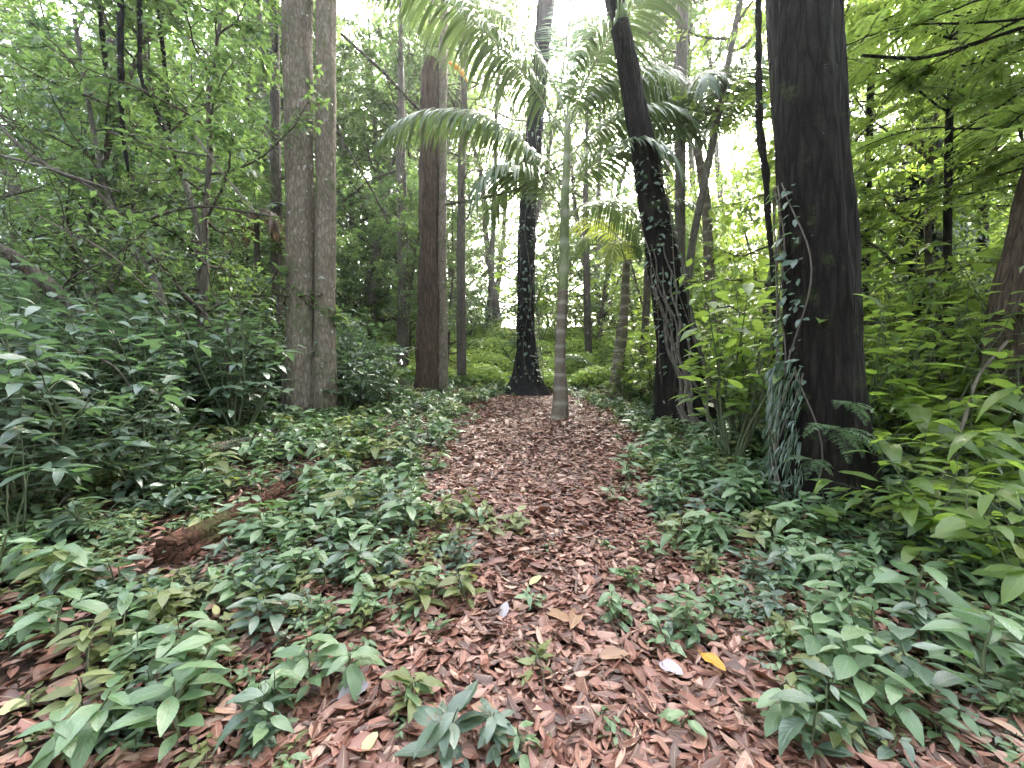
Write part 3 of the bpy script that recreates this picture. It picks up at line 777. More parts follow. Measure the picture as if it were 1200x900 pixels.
rs = np.random.default_rng(41)
def palm(name, base, stem_pts, stem_r, shaft_pts, shaft_r, fronds, label, leafm='palm', disp=True):
    root = empty(name, base); off = np.array(base)
    mb = MB(); stem_pts = stem_pts + np.stack([.03 * np.sin(stem_pts[:, 2] * 1.7 + base[0]), 0 * stem_r, 0 * stem_r], 1) * np.clip(stem_pts[:, 2:3] - base[2], 0, 1) * np.clip((stem_pts[-1, 2] - stem_pts[:, 2:3]) * 2, 0, 1); tube(mb, stem_pts - off, stem_r, 24, disp=trunk_disp(base[0], .1, 7, .3, .13, base[2])); mb.build('trunk', M['palm_bark'], root)
    if shaft_pts is not None:
        mb = MB(); tube(mb, shaft_pts - off, shaft_r, 18); mb.build('crownshaft', M['shaft'], root)
    for fr in fronds:
        q = dict(fr); b = np.array(q.pop('base')) - off
        q.setdefault('leafm', leafm)
        frond(root, b, math.radians(q.pop('az')), math.radians(q.pop('el')), q.pop('L'), math.radians(q.pop('droop')), rs, **q)
    return tag(root, label, 'palm')

# the ringed palm in the middle of the path
d = 8.0
s1p, s1r = hero([(656, 494, 18, d), (657, 470, 14.5, d), (658, 420, 12.5, d), (660, 340, 11.5, d)], ring=.08)
s2p, s2r = hero([(660, 341, 12, d), (661, 300, 11.5, d), (662, 240, 10.5, d), (664, 190, 9, d), (665, 140, 6.5, d)], ring=.1)
bp = lambda px, py: W(px, py, d)
FR = [dict(base=bp(661, 228), az=184, el=60, L=4.5, droop=115, nl=88, ll=.92, hang=1.4, lw=.052),
      dict(base=bp(664, 165), az=192, el=58, L=5.0, droop=62, nl=92, ll=1.15, hang=1.1, lw=.056),
      dict(base=bp(664, 140), az=160, el=74, L=4.0, droop=50, nl=60, ll=.9, hang=.9, lw=.046),
      dict(base=bp(665, 140), az=80, el=84, L=3.6, droop=30, nl=50, ll=.7, hang=.5, lw=.04),
      dict(base=bp(665, 150), az=8, el=62, L=3.6, droop=120, nl=64, ll=1.0, hang=1.1, lw=.046),
      dict(base=bp(664, 190), az=-15, el=50, L=3.1, droop=125, nl=58, ll=.9, hang=1.0, lw=.046),
      dict(base=bp(663, 200), az=130, el=48, L=3.2, droop=140, nl=58, ll=.95, hang=.9, lw=.046),
      dict(base=bp(661, 250), az=215, el=46, L=2.7, droop=140, nl=56, ll=.9, hang=.9, lw=.046),
      dict(base=bp(662, 235), az=-35, el=50, L=2.8, droop=135, nl=56, ll=.95, hang=.9, lw=.046),
      dict(base=bp(664, 160), az=-50, el=68, L=3.3, droop=105, nl=60, ll=1.0, hang=1.0, lw=.046),
      dict(base=bp(661, 262), az=40, el=50, L=3.4, droop=130, nl=58, ll=1.0, hang=.9, lw=.046)]
palm('palm_tree', (float(s1p[0][0]), d, float(s1p[0][2])), s1p, s1r, s2p, s2r, FR, 'slender palm with ringed stem and green shaft in the middle of the path')
LM['ringed palm stem'] = (s1p[0][0], d)

# palm behind the leaning trunk, with a pale stem
d = 9.0
s1p, s1r = hero([(838, 440, 15, d), (834, 330, 12, d), (826, 240, 10, d), (818, 175, 9, d)], ring=.1)
bp = lambda px, py: W(px, py, d)
FR = [dict(base=bp(818, 180), az=a, el=e, L=l, droop=dr, nl=62, ll=1.05, hang=1.0, lw=.044) for a, e, l, dr in
      [(-30, 62, 3.8, 120), (20, 66, 4.2, 90), (75, 70, 3.8, 80), (140, 60, 3.6, 110), (185, 62, 3.8, 105), (250, 50, 2.8, 130), (-80, 58, 3.0, 140), (105, 80, 3.8, 40), (160, 78, 4.0, 55), (10, 80, 4.2, 50)]]
palm('palm_tree', (float(s1p[0][0]), d, float(s1p[0][2])), s1p, s1r, None, None, FR, 'feathery palm arching between the leaning trunk and the thick dark trunk')
LM['feathery palm'] = (s1p[0][0], d)

# clump palm with yellowing fronds
d = 10.6
s1p, s1r = hero([(722, 452, 13, d), (727, 400, 11, d), (733, 340, 9, d), (737, 290, 8, d)], ring=.1)
bp = lambda px, py: W(px, py, d)
FR = [dict(base=bp(737, 300), az=200, el=62, L=2.6, droop=150, nl=44, ll=.7, hang=.8, lw=.04, leafm='palm_y'),
      dict(base=bp(735, 320), az=240, el=50, L=2.3, droop=150, nl=40, ll=.65, hang=.8, lw=.04, leafm='palm_y'),
      dict(base=bp(737, 295), az=120, el=60, L=2.6, droop=120, nl=42, ll=.7, hang=.8, lw=.04),
      dict(base=bp(737, 295), az=20, el=60, L=2.6, droop=120, nl=42, ll=.7, hang=.8, lw=.04),
      dict(base=bp(737, 295), az=-50, el=66, L=2.4, droop=130, nl=42, ll=.7, hang=.8, lw=.04)]
palm('palm_tree', (float(s1p[0][0]), d, float(s1p[0][2])), s1p, s1r, None, None, FR, 'short palm with yellowing drooping fronds left of the leaning dark trunk')
LM['yellowing palm'] = (s1p[0][0], d)

# low stemless palms in the left undergrowth
def low_palm(px, py, d, n, L, leafm, label, lm, name='palm_shrub', droop=80):
    x = d * (px - CX) / F; b = np.array([x, d, h1(x, d)]); root = empty(name, b)
    mb = MB(); tube(mb, np.array([[0, 0, -.1], [0, 0, .25], [0.02, 0, .5]]), [.07, .06, .03], 10); mb.build('trunk', M['bark_bg'], root)
    for i in range(n):
        frond(root, (0, 0, .4), i * 2.4 + rs.normal(0, .2), rs.uniform(.7, 1.3), L * rs.uniform(.8, 1.1), math.radians(droop) * rs.uniform(.8, 1.2), rs, nl=32, ll=L * .27, hang=.7, lw=.035, leafm=leafm, r=.012)
    tag(root, label, 'palm'); LM[lm] = (x, d)
low_palm(250, 400, 8.2, 7, 1.9, 'palm', 'low arching green palm behind the thin pale crooked trunk', 'low arching palm')
low_palm(415, 420, 9.6, 7, 1.6, 'palm', 'small green palm between the twin-trunk tree and the broken trunk', 'small green palm')
low_palm(700, 420, 14.5, 6, 1.8, 'palm', 'low green palm at the edge of the bright clearing', 'clearing-edge palm')
low_palm(900, 420, 9.5, 7, 2.0, 'palm', 'low green palm behind the thick dark trunk', 'low right palm')
# hanging dead fronds
b = W(300, 250, 8.6); root = empty('palm_shrub', (b[0], b[1], h1(b[0], b[1])))
mb = MB(); hz = b[2] - h1(b[0], b[1]); tube(mb, np.array([[0, 0, -.1], [.02, 0, hz * .5], [0, .03, hz]]), [.07, .06, .05], 10); mb.build('trunk', M['bark_bg'], root)
for i in range(6):
    frond(root, (0, 0, hz), i * 2.4, rs.uniform(-.1, .5), rs.uniform(.7, 1.1), math.radians(140), rs, nl=26, ll=.5, hang=1.6, lw=.03, leafm='dead_palm', r=.012)
for i in range(3):
    frond(root, (0, 0, hz), i * 2.1 + 1, rs.uniform(.8, 1.2), rs.uniform(1.4, 1.8), math.radians(110), rs, nl=30, ll=.5, hang=.8, lw=.035, r=.012)
tag(root, 'palm with a skirt of hanging dead brown fronds left of the twin trunks', 'palm')
LM['dead-frond palm'] = (b[0], b[1])
print('palms done')

# ------------------------------------------------------------------ lianas, branches, logs
def cord(name, wp, mat, label, cat, seed, leafy=0, leafm='dull', sides=8, amp=.25, lsize=.09, group=None):
    rs = np.random.default_rng(seed)
    pts, rad = hero(wp, ring=.06); base = pts[0].copy(); root = empty(name, base)
    rad = rad * (1 + .15 * np.sin(np.arange(len(pts)) * .9))
    mb = MB(); tube(mb, pts - base, rad, sides, disp=trunk_disp(seed, amp, vs=1.2)); mb.build('stem', mat, root)
    if leafy:
        lf = MB(); k = rs.integers(0, len(pts), leafy); a = rs.uniform(0, 2 * PI, leafy); L = rs.uniform(.6, 1.2, leafy) * lsize
        D = np.stack([np.cos(a), np.sin(a), rs.uniform(-.9, .3, leafy)], 1)
        leaves(lf, 'mid', pts[k] - base + D * .02, D, np.tile(UP, (leafy, 1)) + rs.normal(0, .5, (leafy, 3)), L, L * .5, rs)
        lf.build('foliage', M[leafm], root)
    return tag(root, label, cat, group)
cord('liana', [(888, -60, 7, 5.5), (889, 60, 7, 5.5), (890, 150, 7.5, 5.5), (897, 200, 7, 5.5), (900, 250, 6, 5.5), (906, 320, 5, 5.5), (908, 420, 5, 5.5)], M['bark_dark'], 'dark knotted liana hanging left of the thick dark trunk', 'liana', 51, 40)
cord('liana', [(141, -60, 6, 6), (141, 60, 6, 6), (143, 150, 5, 6), (150, 200, 3, 6)], M['bark_dark'], 'thick dark liana ending in mid air, upper left', 'liana', 52, 30, 'ivy')
cord('liana', [(163, -60, 5, 6.2), (164, 40, 5, 6.2), (163, 90, 4.5, 6.2), (178, 120, 4.5, 6.2), (192, 150, 4, 6.2), (215, 210, 4, 6.2)], M['bark_dark'], 'dark liana bending right beside the thick hanging one', 'liana', 53, 30, 'ivy')
cord('liana', [(110, -60, 5, 6.6), (120, 40, 5, 6.6), (125, 90, 4, 6.6)], M['bark_dark'], 'short thin dark liana left of the thick hanging one', 'liana', 54, 20, 'ivy')
cord('liana', [(186, -60, 5, 7), (188, 30, 5, 7), (196, 110, 4, 7), (198, 160, 4, 7)], M['bark_dark'], 'thin dark liana hanging right of the bent one', 'liana', 55, 30, 'ivy')
cord('fallen_branch', [(-60, 265, 14, 4.6), (0, 290, 14, 4.8), (60, 335, 15, 5), (130, 410, 16, 5.2), (215, 465, 16, 5.5)], M['bark_bg'], 'long dark fallen branch sloping down through the left shrubs', 'branch', 56)
cord('branch', [(-40, 100, 3, 5.5), (0, 150, 3.5, 5.5), (45, 190, 4, 5.5), (110, 220, 4, 5.6), (142, 255, 4.5, 5.7), (158, 300, 5, 5.8)], M['bark_bg'], 'pale bent bough reaching down from the left edge', 'branch', 57)
cord('branch', [(0, 182, 3, 5.2), (40, 192, 3, 5.2), (100, 212, 3.2, 5.3), (140, 225, 2, 5.4)], M['palewood'], 'thin pale twig crossing the upper left thicket', 'branch', 58)
cord('branch', [(130, 155, 2.4, 6), (190, 175, 2.4, 6), (260, 185, 2, 6.2)], M['palewood'], 'thin bare twig crossing in front of the hanging lianas', 'branch', 59, 10)
cord('branch', [(155, 265, 4, 6), (190, 250, 3.4, 6), (235, 240, 3, 6.1), (300, 250, 2.4, 6.3), (330, 255, 2, 6.4)], M['palewood'], 'pale arched bough between the two thin pale trunks', 'branch', 60, 16, 'bright')
cord('branch', [(230, 160, 2.5, 6), (262, 205, 2.2, 6), (300, 250, 2, 6)], M['twig'], 'thin dark twig slanting down left of the twin trunks', 'branch', 61, 10)
cord('branch', [(400, 40, 3, 10), (450, 85, 3.4, 10.2), (490, 128, 4, 10.6), (500, 135, 4, 11)], M['bark_bg'], 'thin dark bough reaching left from the broken trunk', 'branch', 62, 14, 'under')
cord('branch', [(405, 170, 2, 9), (440, 230, 2.2, 9), (455, 262, 2, 9)], M['bark_bg'], 'bare thin bough right of the twin trunks', 'branch', 63, 8, 'under')
cord('branch', [(522, 240, 2.5, 9.5), (545, 236, 3, 9.5), (600, 225, 2, 9.5), (660, 192, 2.2, 8.4)], M['bark_bg'], 'thin bare bough crossing behind the ringed palm', 'branch', 64)
cord('branch', [(1010, 65, 3, 4.8), (1080, 70, 4, 4.8), (1130, 55, 4, 4.8), (1190, 35, 4, 4.8), (1240, 20, 5, 4.8)], M['bark_dark'], 'thin dark bough crossing the upper right leaves', 'branch', 65, 18, 'bright')
cord('branch', [(1180, 400, 3, 4.2), (1145, 440, 3, 3.9), (1128, 500, 3.4, 3.6), (1105, 560, 4, 3.4), (1088, 600, 4, 3.2)], M['twig'], 'dark leaning stem right of the thick trunk', 'branch', 66, 16, 'bright', lsize=.14)
cord('branch', [(0, 688, 5, 2.5), (60, 678, 5, 2.6), (110, 668, 4, 2.8), (150, 650, 3, 2.9)], M['palewood'], 'thin pale stick lying among the plants at the left edge', 'stick', 67)
cord('branch', [(118, 515, 3, 3.6), (100, 560, 3, 3.3), (60, 600, 3.4, 3), (40, 640, 3, 2.8)], M['palewood'], 'pale upright twig leaning in the left foreground plants', 'stick', 68)
cord('branch', [(10, 390, 3, 4), (40, 408, 3, 4), (110, 415, 3.2, 4), (145, 435, 3, 4), (160, 470, 2.4, 4)], M['palewood'], 'pale arching twig in front of the dark fallen branch', 'stick', 69)

def log(a, b, r0, r1, mat, label, seed, name='fallen_log', bend=.09, lift=.55):
    rs = np.random.default_rng(seed); a = np.array(a); b = np.array(b)
    t = np.linspace(0, 1, 30)[:, None]; pts = a * (1 - t) + b * t
    sd = nrm(np.cross(b - a, UP)); pts = pts + sd * bend * np.sin(t * 3.1)
    pts[:, 2] = H(pts[:, 0], pts[:, 1]) + (r0 * (1 - t[:, 0]) + r1 * t[:, 0]) * lift
    pts[:, 2] = np.convolve(np.pad(pts[:, 2], 4, 'edge'), np.ones(9) / 9, 'valid')
    rad = np.linspace(r0, r1, 30); base = pts[0].copy(); base[2] = h1(base[0], base[1])
    mb = MB(); tube(mb, pts - base, rad, 22, disp=trunk_disp(seed, .55, vs=3.5)); o = mb.build(name, mat); o.location = base
    return tag(o, label, 'log')
log(G(195, 662)[:3], G(362, 550), .095, .055, M['rot'], 'crumbling red rotten log lying beside the left plants', 71)
LM['red rotten log'] = tuple(((G(225, 648) + G(352, 570)) / 2)[:2])
log(G(240, 540), G(330, 512), .1, .085, M['log'], 'pale mossy log lying left of the twin trunks', 72)
LM['pale mossy log'] = tuple(((G(240, 540) + G(330, 512)) / 2)[:2])
log(G(420, 506), G(463, 480), .07, .06, M['log'], 'short pale log lying between the twin trunks and the path', 73)
LM['short pale log'] = tuple(((G(420, 506) + G(463, 480)) / 2)[:2])

# orange spathe hanging high by the broken trunk
mb = MB(); p0, r_ = hero([(526, 73, 3, 10.6), (532, 76, 7, 10.6), (541, 84, 8, 10.6), (548, 95, 3, 10.6)], ring=.02)
tube(mb, p0 - p0[0], r_ * .8, 12); o = mb.build('palm_flower', M['orange']); o.location = p0[0]
tag(o, 'bright orange curved bloom hanging beside the broken brown trunk', 'flower')

# thin bare stems that make up the tangle left of the twin trunks
rt = np.random.default_rng(515); n_ = 0
for k in range(400):
    if n_ >= 22: break
    y = rt.uniform(4.8, 10); q = rt.uniform(-1.25, -.45); x = q * y
    if -.6 < q and y < 8: continue
    p = walk(rt, (0, 0, -.1), (rt.normal(0, .5), rt.normal(0, .3), 1), rt.uniform(2.5, 5.5), 26, .13, rt.uniform(-.03, .02)); mb = MB()
    tube(mb, p, np.linspace(rt.uniform(.009, .02), .004, 27), 6, tone=rt.random())
    for _ in range(4):
        i = rt.integers(8, 25); tube(mb, walk(rt, p[i], rt.normal(0, 1, 3), rt.uniform(.5, 1.4), 9, .2, -.02), np.linspace(.006, .002, 10), 4, cap=False, tone=rt.random())
    lf = MB(); m = 34; i = rt.integers(8, 27, m); a = rt.uniform(0, 6.28, m); L = rt.uniform(.06, .13, m)
    leaves(lf, 'mid', p[i] + rt.normal(0, .08, (m, 3)), np.stack([np.cos(a), np.sin(a), rt.uniform(-.6, .3, m)], 1), np.tile(UP, (m, 1)) + rt.normal(0, .3, (m, 3)), L, L * .45, rt)
    root = empty('sapling', (x, y, h1(x, y))); mb.build('stem', M['bark_bg'] if k % 3 else M['twig'], root); lf.build('foliage', M['under'], root)
    tag(root, None, 'sapling', 'thin saplings in the left thicket'); PENDING.append((root, 'thin crooked sapling', x, y)); n_ += 1

# ------------------------------------------------------------------ climbers on the trunks
def climber(name, root_loc, pts, rad, n, lsize, leafm, label, seed, azr=(0, 2 * PI), zr=(0, 1), hang=.3, wr=.5, tpl='mid', out=1.0, strip=False):
    rs = np.random.default_rng(seed); k = (rs.uniform(*zr, n) * (len(pts) - 1)).astype(int); a = rs.uniform(*azr, n)
    off = np.array(root_loc); root = empty(name, root_loc)
    R = np.stack([np.cos(a), np.sin(a), np.zeros(n)], 1); P = pts[k] + R * (rad[k] * out)[:, None] - off
    D = R * .8 + rs.normal(0, .35, (n, 3)) + np.array([0, 0, -hang])
    L = rs.uniform(.55, 1.25, n) * lsize; lf = MB()
    if strip: leaflet_strips(lf, P, D, L, np.full(n, .014), np.full(n, 1.4), rs)
    else: leaves(lf, tpl, P, D, R * .6 + UP + rs.normal(0, .35, (n, 3)), L, L * wr, rs)
    lf.build('foliage', M[leafm], root)
    for i in range(5):
        st = MB()
        aa = rs.uniform(*azr); kk = np.arange(int(zr[0] * (len(pts) - 1)), int(zr[1] * (len(pts) - 1)), 2)
        if len(kk) < 3: continue
        an = aa + .35 * np.sin(np.arange(len(kk)) * .35 + i)
        rr = rad[kk] * 1.06 * out
        tube(st, pts[kk] - off + np.stack([np.cos(an) * rr, np.sin(an) * rr, np.zeros(len(kk))], 1), .007, 5, cap=False, tone=rs.random())
        st.build('stem', M['twig'], root)
    return tag(root, label, 'climber')
pB, rB = hero([(617, 445, 42, 12.4), (617, 405, 29, 12.4), (616, 330, 25, 12.4), (619, 240, 25, 12.4), (629, 120, 25, 12.4)], ring=.1)
climber('climbing_plant', (.45, 12.4, 1.4), pB, rB, 420, .15, 'ivy', 'small-leaved climber scattered up the black trunk', 81, azr=(-PI, 0), zr=(0, .9), hang=.5)
pT, rT = hero([(970, 590, 112, 3.8), (965, 540, 96, 3.8), (962, 480, 87, 3.8), (962, 400, 81, 3.8), (960, 300, 79, 3.8), (952, 200, 78, 3.8), (944, 80, 79, 3.8)], ring=.06)
climber('climbing_plant', (2.6, 3.6, .4), pT, rT, 520, .16, 'dull', 'fringe of thin hanging leaves on the left side of the thick dark trunk', 82, azr=(2.5, 3.7), zr=(0, .34), hang=.7, strip=True, out=1.12)
climber('climbing_plant', (2.6, 3.7, .9), pT, rT, 120, .11, 'dull', 'leafy vine climbing the left edge of the thick dark trunk', 83, azr=(2.7, 3.7), zr=(.2, .75), hang=.4)
pL, rL = hero([(808, 505, 62, 7.1), (803, 470, 50, 7.1), (793, 400, 40, 7.1), (775, 300, 37, 7.1), (757, 190, 30, 7.1)], ring=.08)
climber('climbing_plant', (2.95, 7.0, .9), pL, rL, 260, .12, 'dull', 'sparse leafy vine clinging to the leaning dark trunk', 84, azr=(-PI, .6), zr=(.1, 1), hang=.4)
# pale roots wrapped round the leaning trunk
rs = np.random.default_rng(85); root = empty('strangler_roots', (2.95, 6.9, .8)); off = np.array([2.95, 6.9, .8])
for i in range(16):
    a0 = rs.uniform(-2.3, .7); kk = np.arange(0, int(len(pL) * rs.uniform(.45, .75)), 1)
    an = a0 + rs.uniform(-.9, .9) * kk / len(pL) * 2 + .12 * np.sin(kk * .5 + i); rr = rL[kk] * (1.12 + .8 * np.exp(-kk / 5) * (.5 + .5 * math.cos(a0)))
    mb = MB(); tube(mb, pL[kk] - off + np.stack([np.cos(an) * rr, np.sin(an) * rr, np.zeros(len(kk))], 1), np.linspace(.036, .013, len(kk)) * rs.uniform(.6, 1.2), 7, tone=rs.random())
    mb.build('root', M['palewood'] if i % 2 else M['bark_bg'], root)
tag(root, 'pale aerial roots wrapped round the foot of the leaning dark trunk', 'roots')
# vine-covered stump, upper right
x, y = 8 * (1085 - CX) / F, 8.0; zb = h1(x, y); root = empty('tree', (x, y, zb)); rs = np.random.default_rng(86)
pts = smooth_pts([[0, 0, -.2, .35], [.1, .1, 2, .3], [0, .2, 4.2, .3], [.3, .2, 6, .25]], 40); mb = MB(); tube(mb, pts[:, :3], pts[:, 3], 18, disp=trunk_disp(6, .15)); mb.build('trunk', M['bark_black'], root)
lf = MB(); n = 5200; k = (rs.uniform(.3, 1, n) * 39).astype(int); a = rs.uniform(0, 2 * PI, n); rr = (.3 + .75 * rs.random(n) ** .7) * (1 + .5 * np.sin(a * 2 + k * .3)) * np.interp(k, [10, 24, 32, 39], [.5, 1.1, 1, .5])
P = pts[k, :3] + np.stack([np.cos(a) * rr, np.sin(a) * rr, rs.normal(0, .2, n)], 1); D = np.stack([np.cos(a), np.sin(a), -1.3 * np.ones(n)], 1) + rs.normal(0, .4, (n, 3)); L = rs.uniform(.07, .14, n)
leaves(lf, 'low', P, D, np.stack([np.cos(a), np.sin(a), np.ones(n)], 1) + rs.normal(0, .3, (n, 3)), L, L * .5, rs); lf.build('crown', M['ivy'], root)
tag(root, 'dark vine-covered stump among the bright leaves, upper right', 'tree'); LM['vine-covered stump'] = (x, y)
print('climbers done')

# ------------------------------------------------------------------ ferns
def gen_fern(name, seed, n, L, leafm='fern', up=(.3, .9), droop=1.5, azr=(0, 2 * PI)):
    rs = np.random.default_rng(seed); root = empty(name); kids = []; st = MB(); lf = MB()
    for i in range(n):
        az = azr[0] + (azr[1] - azr[0]) * (i + rs.random()) / n; e = rs.uniform(*up); l = L * rs.uniform(.7, 1.1); p = np.zeros(3); pts = [p.copy()]
        for q in range(16):
            p = p + np.array([math.cos(az) * math.cos(e), math.sin(az) * math.cos(e), math.sin(e)]) * l / 16; e -= droop / 16; pts.append(p.copy())
        pts = np.array(pts); tube(st, pts, np.linspace(.004, .001, 17), 4, cap=False, tone=rs.random())
        T, _, _ = frames(pts); side = nrm(np.cross(T, UP)); t = np.linspace(.15, .99, 26); idx = np.clip((t * 16).astype(int), 0, 15); f = (t * 16 - idx)[:, None]
        B = pts[idx] * (1 - f) + pts[idx + 1] * f; pl = l * .26 * np.interp(t, [.15, .35, 1], [.7, 1, .12])
        for sg in (-1, 1):
            leaves(lf, 'mid', B, side[idx] * sg + T[idx] * .35, np.tile(UP, (26, 1)) + rs.normal(0, .15, (26, 3)), pl, np.full(26, l * .035), rs, fold=.2, droop=.25)
    return Proto(root, [st.build('stem', M['stem'], root), lf.build('foliage', M[leafm], root)])
f1 = gen_fern('fern', 91, 7, .42, up=(-.2, .7), azr=(3.4, 6.0)); f2 = gen_fern('fern', 92, 9, .7)
def on_trunk(px, py, dd): return W(px, py, 3.8 - dd)
f1.put(on_trunk(978, 505, .42), 0, 1, label='drooping fern growing on the front of the thick dark trunk', cat='fern', group='ferns on the thick dark trunk')
f1.put(on_trunk(990, 475, .36), .3, .7, label='small upper fern on the front of the thick dark trunk', cat='fern', group='ferns on the thick dark trunk')
f1.put(on_trunk(952, 540, .42), -.4, .62, label='lowest small fern on the front of the thick dark trunk', cat='fern', group='ferns on the thick dark trunk')
f1.put(on_trunk(1010, 520, .3), .7, .85, label='fern hanging from the right side of the thick dark trunk', cat='fern', group='ferns on the thick dark trunk')
for i, (px, py, s) in enumerate([(1120, 600, 1), (1180, 590, 1.15), (1060, 560, .9), (1185, 680, 1), (870, 560, .8), (420, 490, .9), (30, 640, .8)]):
    q = G(px, py); f2.put(q, rp.uniform(0, 6), s, look='arching green fern', cat='fern', group='ferns on the forest floor')
# ------------------------------------------------------------------ shrubs
shL = [gen_shrub('shrub', 140 + i, 1.35 + .25 * i, 8, 130, .15 + .015 * i, M['dull'], 'ovate' if i < 2 else 'lance') for i in range(4)]
shR = [gen_shrub('shrub', 150 + i, 2.0 + .35 * i, 8, 115, .20 + .025 * i, M['bright'], 'ovate' if i != 1 else 'lance', lower=.3) for i in range(4)]
def shrub_spots(n, xr, yr, ok, dist, seed):
    rr = np.random.default_rng(seed); out = []
    for k in range(20000):
        if len(out) >= n: break
        x, y = rr.uniform(*xr), rr.uniform(*yr)
        if ok(x, y) and all(math.hypot(x - a, y - b) > dist for a, b in out): out.append((x, y))
    return out
Ls = shrub_spots(165, (-13, -1.2), (2.8, 12.5), lambda x, y: (x - xc(y) < -2.6 - .1 * (12 - y)) and not (x / y > -.37 and y > 8.3) and abs(x / y + .5) > .04 + (y < 7) * .12 and x / y > -1.45 and not (x / y > -.85 and y < 5.0), .45, 5)
for i, (x, y) in enumerate(Ls):
    shL[i % 4].put((x, y, h1(x, y)), rp.uniform(0, 6.28), rp.uniform(.75, 1.15), look='dark green leafy shrub', cat='shrub', group='leafy shrubs left of the path')
Rs = shrub_spots(90, (2, 13), (4.3, 12.5), lambda x, y: (x - xc(y) > 2.2) and x / y < 1.45 and not (.3 < x / y < .54 and y < 7.6) and math.hypot(x - 2.95, y - 7.1) > .6, .64, 6)
for i, (x, y) in enumerate(Rs):
    shR[i % 4].put((x, y, h1(x, y)), rp.uniform(0, 6.28), rp.uniform(.7, 1.2), look='light green leafy shrub', cat='shrub', group='light green shrubs right of the path')
# big-leaved plants at the edges of the picture
shN = [gen_shrub('shrub', 160 + i, 1.0 + .25 * i, 3, 30, .26 + .03 * i, M['bright'] if i < 2 else M['dull'], 'ovate' if i % 2 else 'ellip', spread=.6, droop=.4, wr=.4) for i in range(4)]
for k, px, py, sc_ in [(0, 1090, 640, .8), (1, 1190, 610, .9), (1, 1060, 560, 1.1), (0, 1150, 540, 1.2), (1, 1230, 560, 1.1), (0, 1260, 640, .9), (1, 1120, 520, 1.3), (0, 1040, 505, 1.3), (1, 1100, 600, .9), (0, 1170, 680, .75), (1, 1050, 650, .6), (0, 1210, 720, .8), (1, 1160, 575, 1.2), (0, 880, 500, .8), (1, 1085, 535, 1.3)]:
    q = G(px, py); shN[k].put(q, rp.uniform(0, 6.28), sc_, look='big-leaved light green plant', cat='shrub', group='big-leaved plants right of the path')
for k, px, py, sc_ in [(2, 20, 640, .6), (3, -30, 580, .7), (2, 90, 560, .7), (3, 40, 520, .8), (2, -60, 640, .7), (3, 150, 500, .8)]:
    q = G(px, py); shN[k].put(q, rp.uniform(0, 6.28), sc_, look='big-leaved dull green plant', cat='shrub', group='big-leaved plants left of the path')
# far shrubs closing the view
Fs = shrub_spots(120, (-20, 20), (12.5, 27), lambda x, y: not (-.38 < x / y < .36 and y < 19.5), 1.0, 8)
for i, (x, y) in enumerate(Fs):
    (shR if x > 0 else shL)[i % 4].put((x, y, h1(x, y)), rp.uniform(0, 6.28), rp.uniform(1.1, 2.1), look='tall shrub in the far undergrowth', cat='shrub', group='shrubs in the far undergrowth')

# ------------------------------------------------------------------ seedlings and low plants
sd, sdm = [], []
spec = [(.16, 1, 10, .08, 'ellip'), (.22, 1, 13, .095, 'ovate'), (.28, 1, 15, .105, 'ellip'), (.34, 1, 16, .12, 'lance'), (.14, 3, 26, .066, 'ellip'), (.20, 4, 40, .07, 'ovate'), (.26, 3, 34, .088, 'ellip'), (.12, 4, 34, .05, 'ovate'), (.3, 2, 18, .13, 'lance'), (.10, 5, 40, .042, 'ellip')]
for i, (h, ns, nl, ls, tp) in enumerate(spec):
    for leafm in (('seed', 'dull') if i in (3, 6) else ('olive',) if i in (5, 9) else ('seed',)):
        p, m = gen_shrub('seedling', 170 + i, h, ns, nl, ls, M[leafm], tp, spread=.55, wr=.44, droop=.28, single=True, lower=.35)
        sd.append(p); sdm.append(m)
lookN = {.16: 'small single-stemmed seedling', .22: 'single-stemmed seedling', .28: 'upright seedling', .34: 'long-leaved seedling', .14: 'low bushy seedling', .20: 'dense bushy seedling', .26: 'bushy seedling', .12: 'low small-leaved herb', .3: 'slim-leaved seedling', .10: 'tiny-leaved creeping herb'}
looks = []
for i, (h, *_r) in enumerate(spec):
    looks += [lookN[h]] * (2 if i in (3, 6) else 1)
rq = np.random.default_rng(19); KEEP = [G(835, 798)[:2], G(787, 797)[:2], G(415, 826)[:2], G(660, 740)[:2]]; LOGA, LOGB = G(185, 668)[:2], G(366, 548)[:2]
def density(x, y):
    u = x - float(xc(y)); px = CX + F * x / y
    a = abs(u)
    n_ = mnoise.noise(Vector((x * .9, y * .9, 3)))
    a += -.5 * min(1, max(0, (y - 3.6) / 2)) * min(1, max(-1.1, (11.5 - y) / 3.5)) + .25 * n_ + (.2 if u < 0 and y < 3.5 else .1 if y < 2.6 else 0)
    if -1.05 < u < -.5 and 1.9 < y < 3.3: v = .3 + .3 * n_
    elif a < .62: v = .02 if y < 3.2 else .002
    elif a < 1.05: v = .08
    elif a < 4.5: v = .9
    else: v = .5
    if y < 2.1 and u < -1.25: v *= .4
    if n_ > .25: v *= .25
    ax, ay = LOGA; bx, by = LOGB; tt = min(1, max(0, ((x - ax) * (bx - ax) + (y - ay) * (by - ay)) / ((bx - ax) ** 2 + (by - ay) ** 2)))
    dd = math.hypot(x - ax - tt * (bx - ax), y - ay - tt * (by - ay))
    if dd < .26: v *= .1
    for kx, ky in KEEP:
        if math.hypot(x - kx, y - ky) < .17 or math.hypot(x - kx * .9, y - ky * .9) < .15: v = 0
    return v
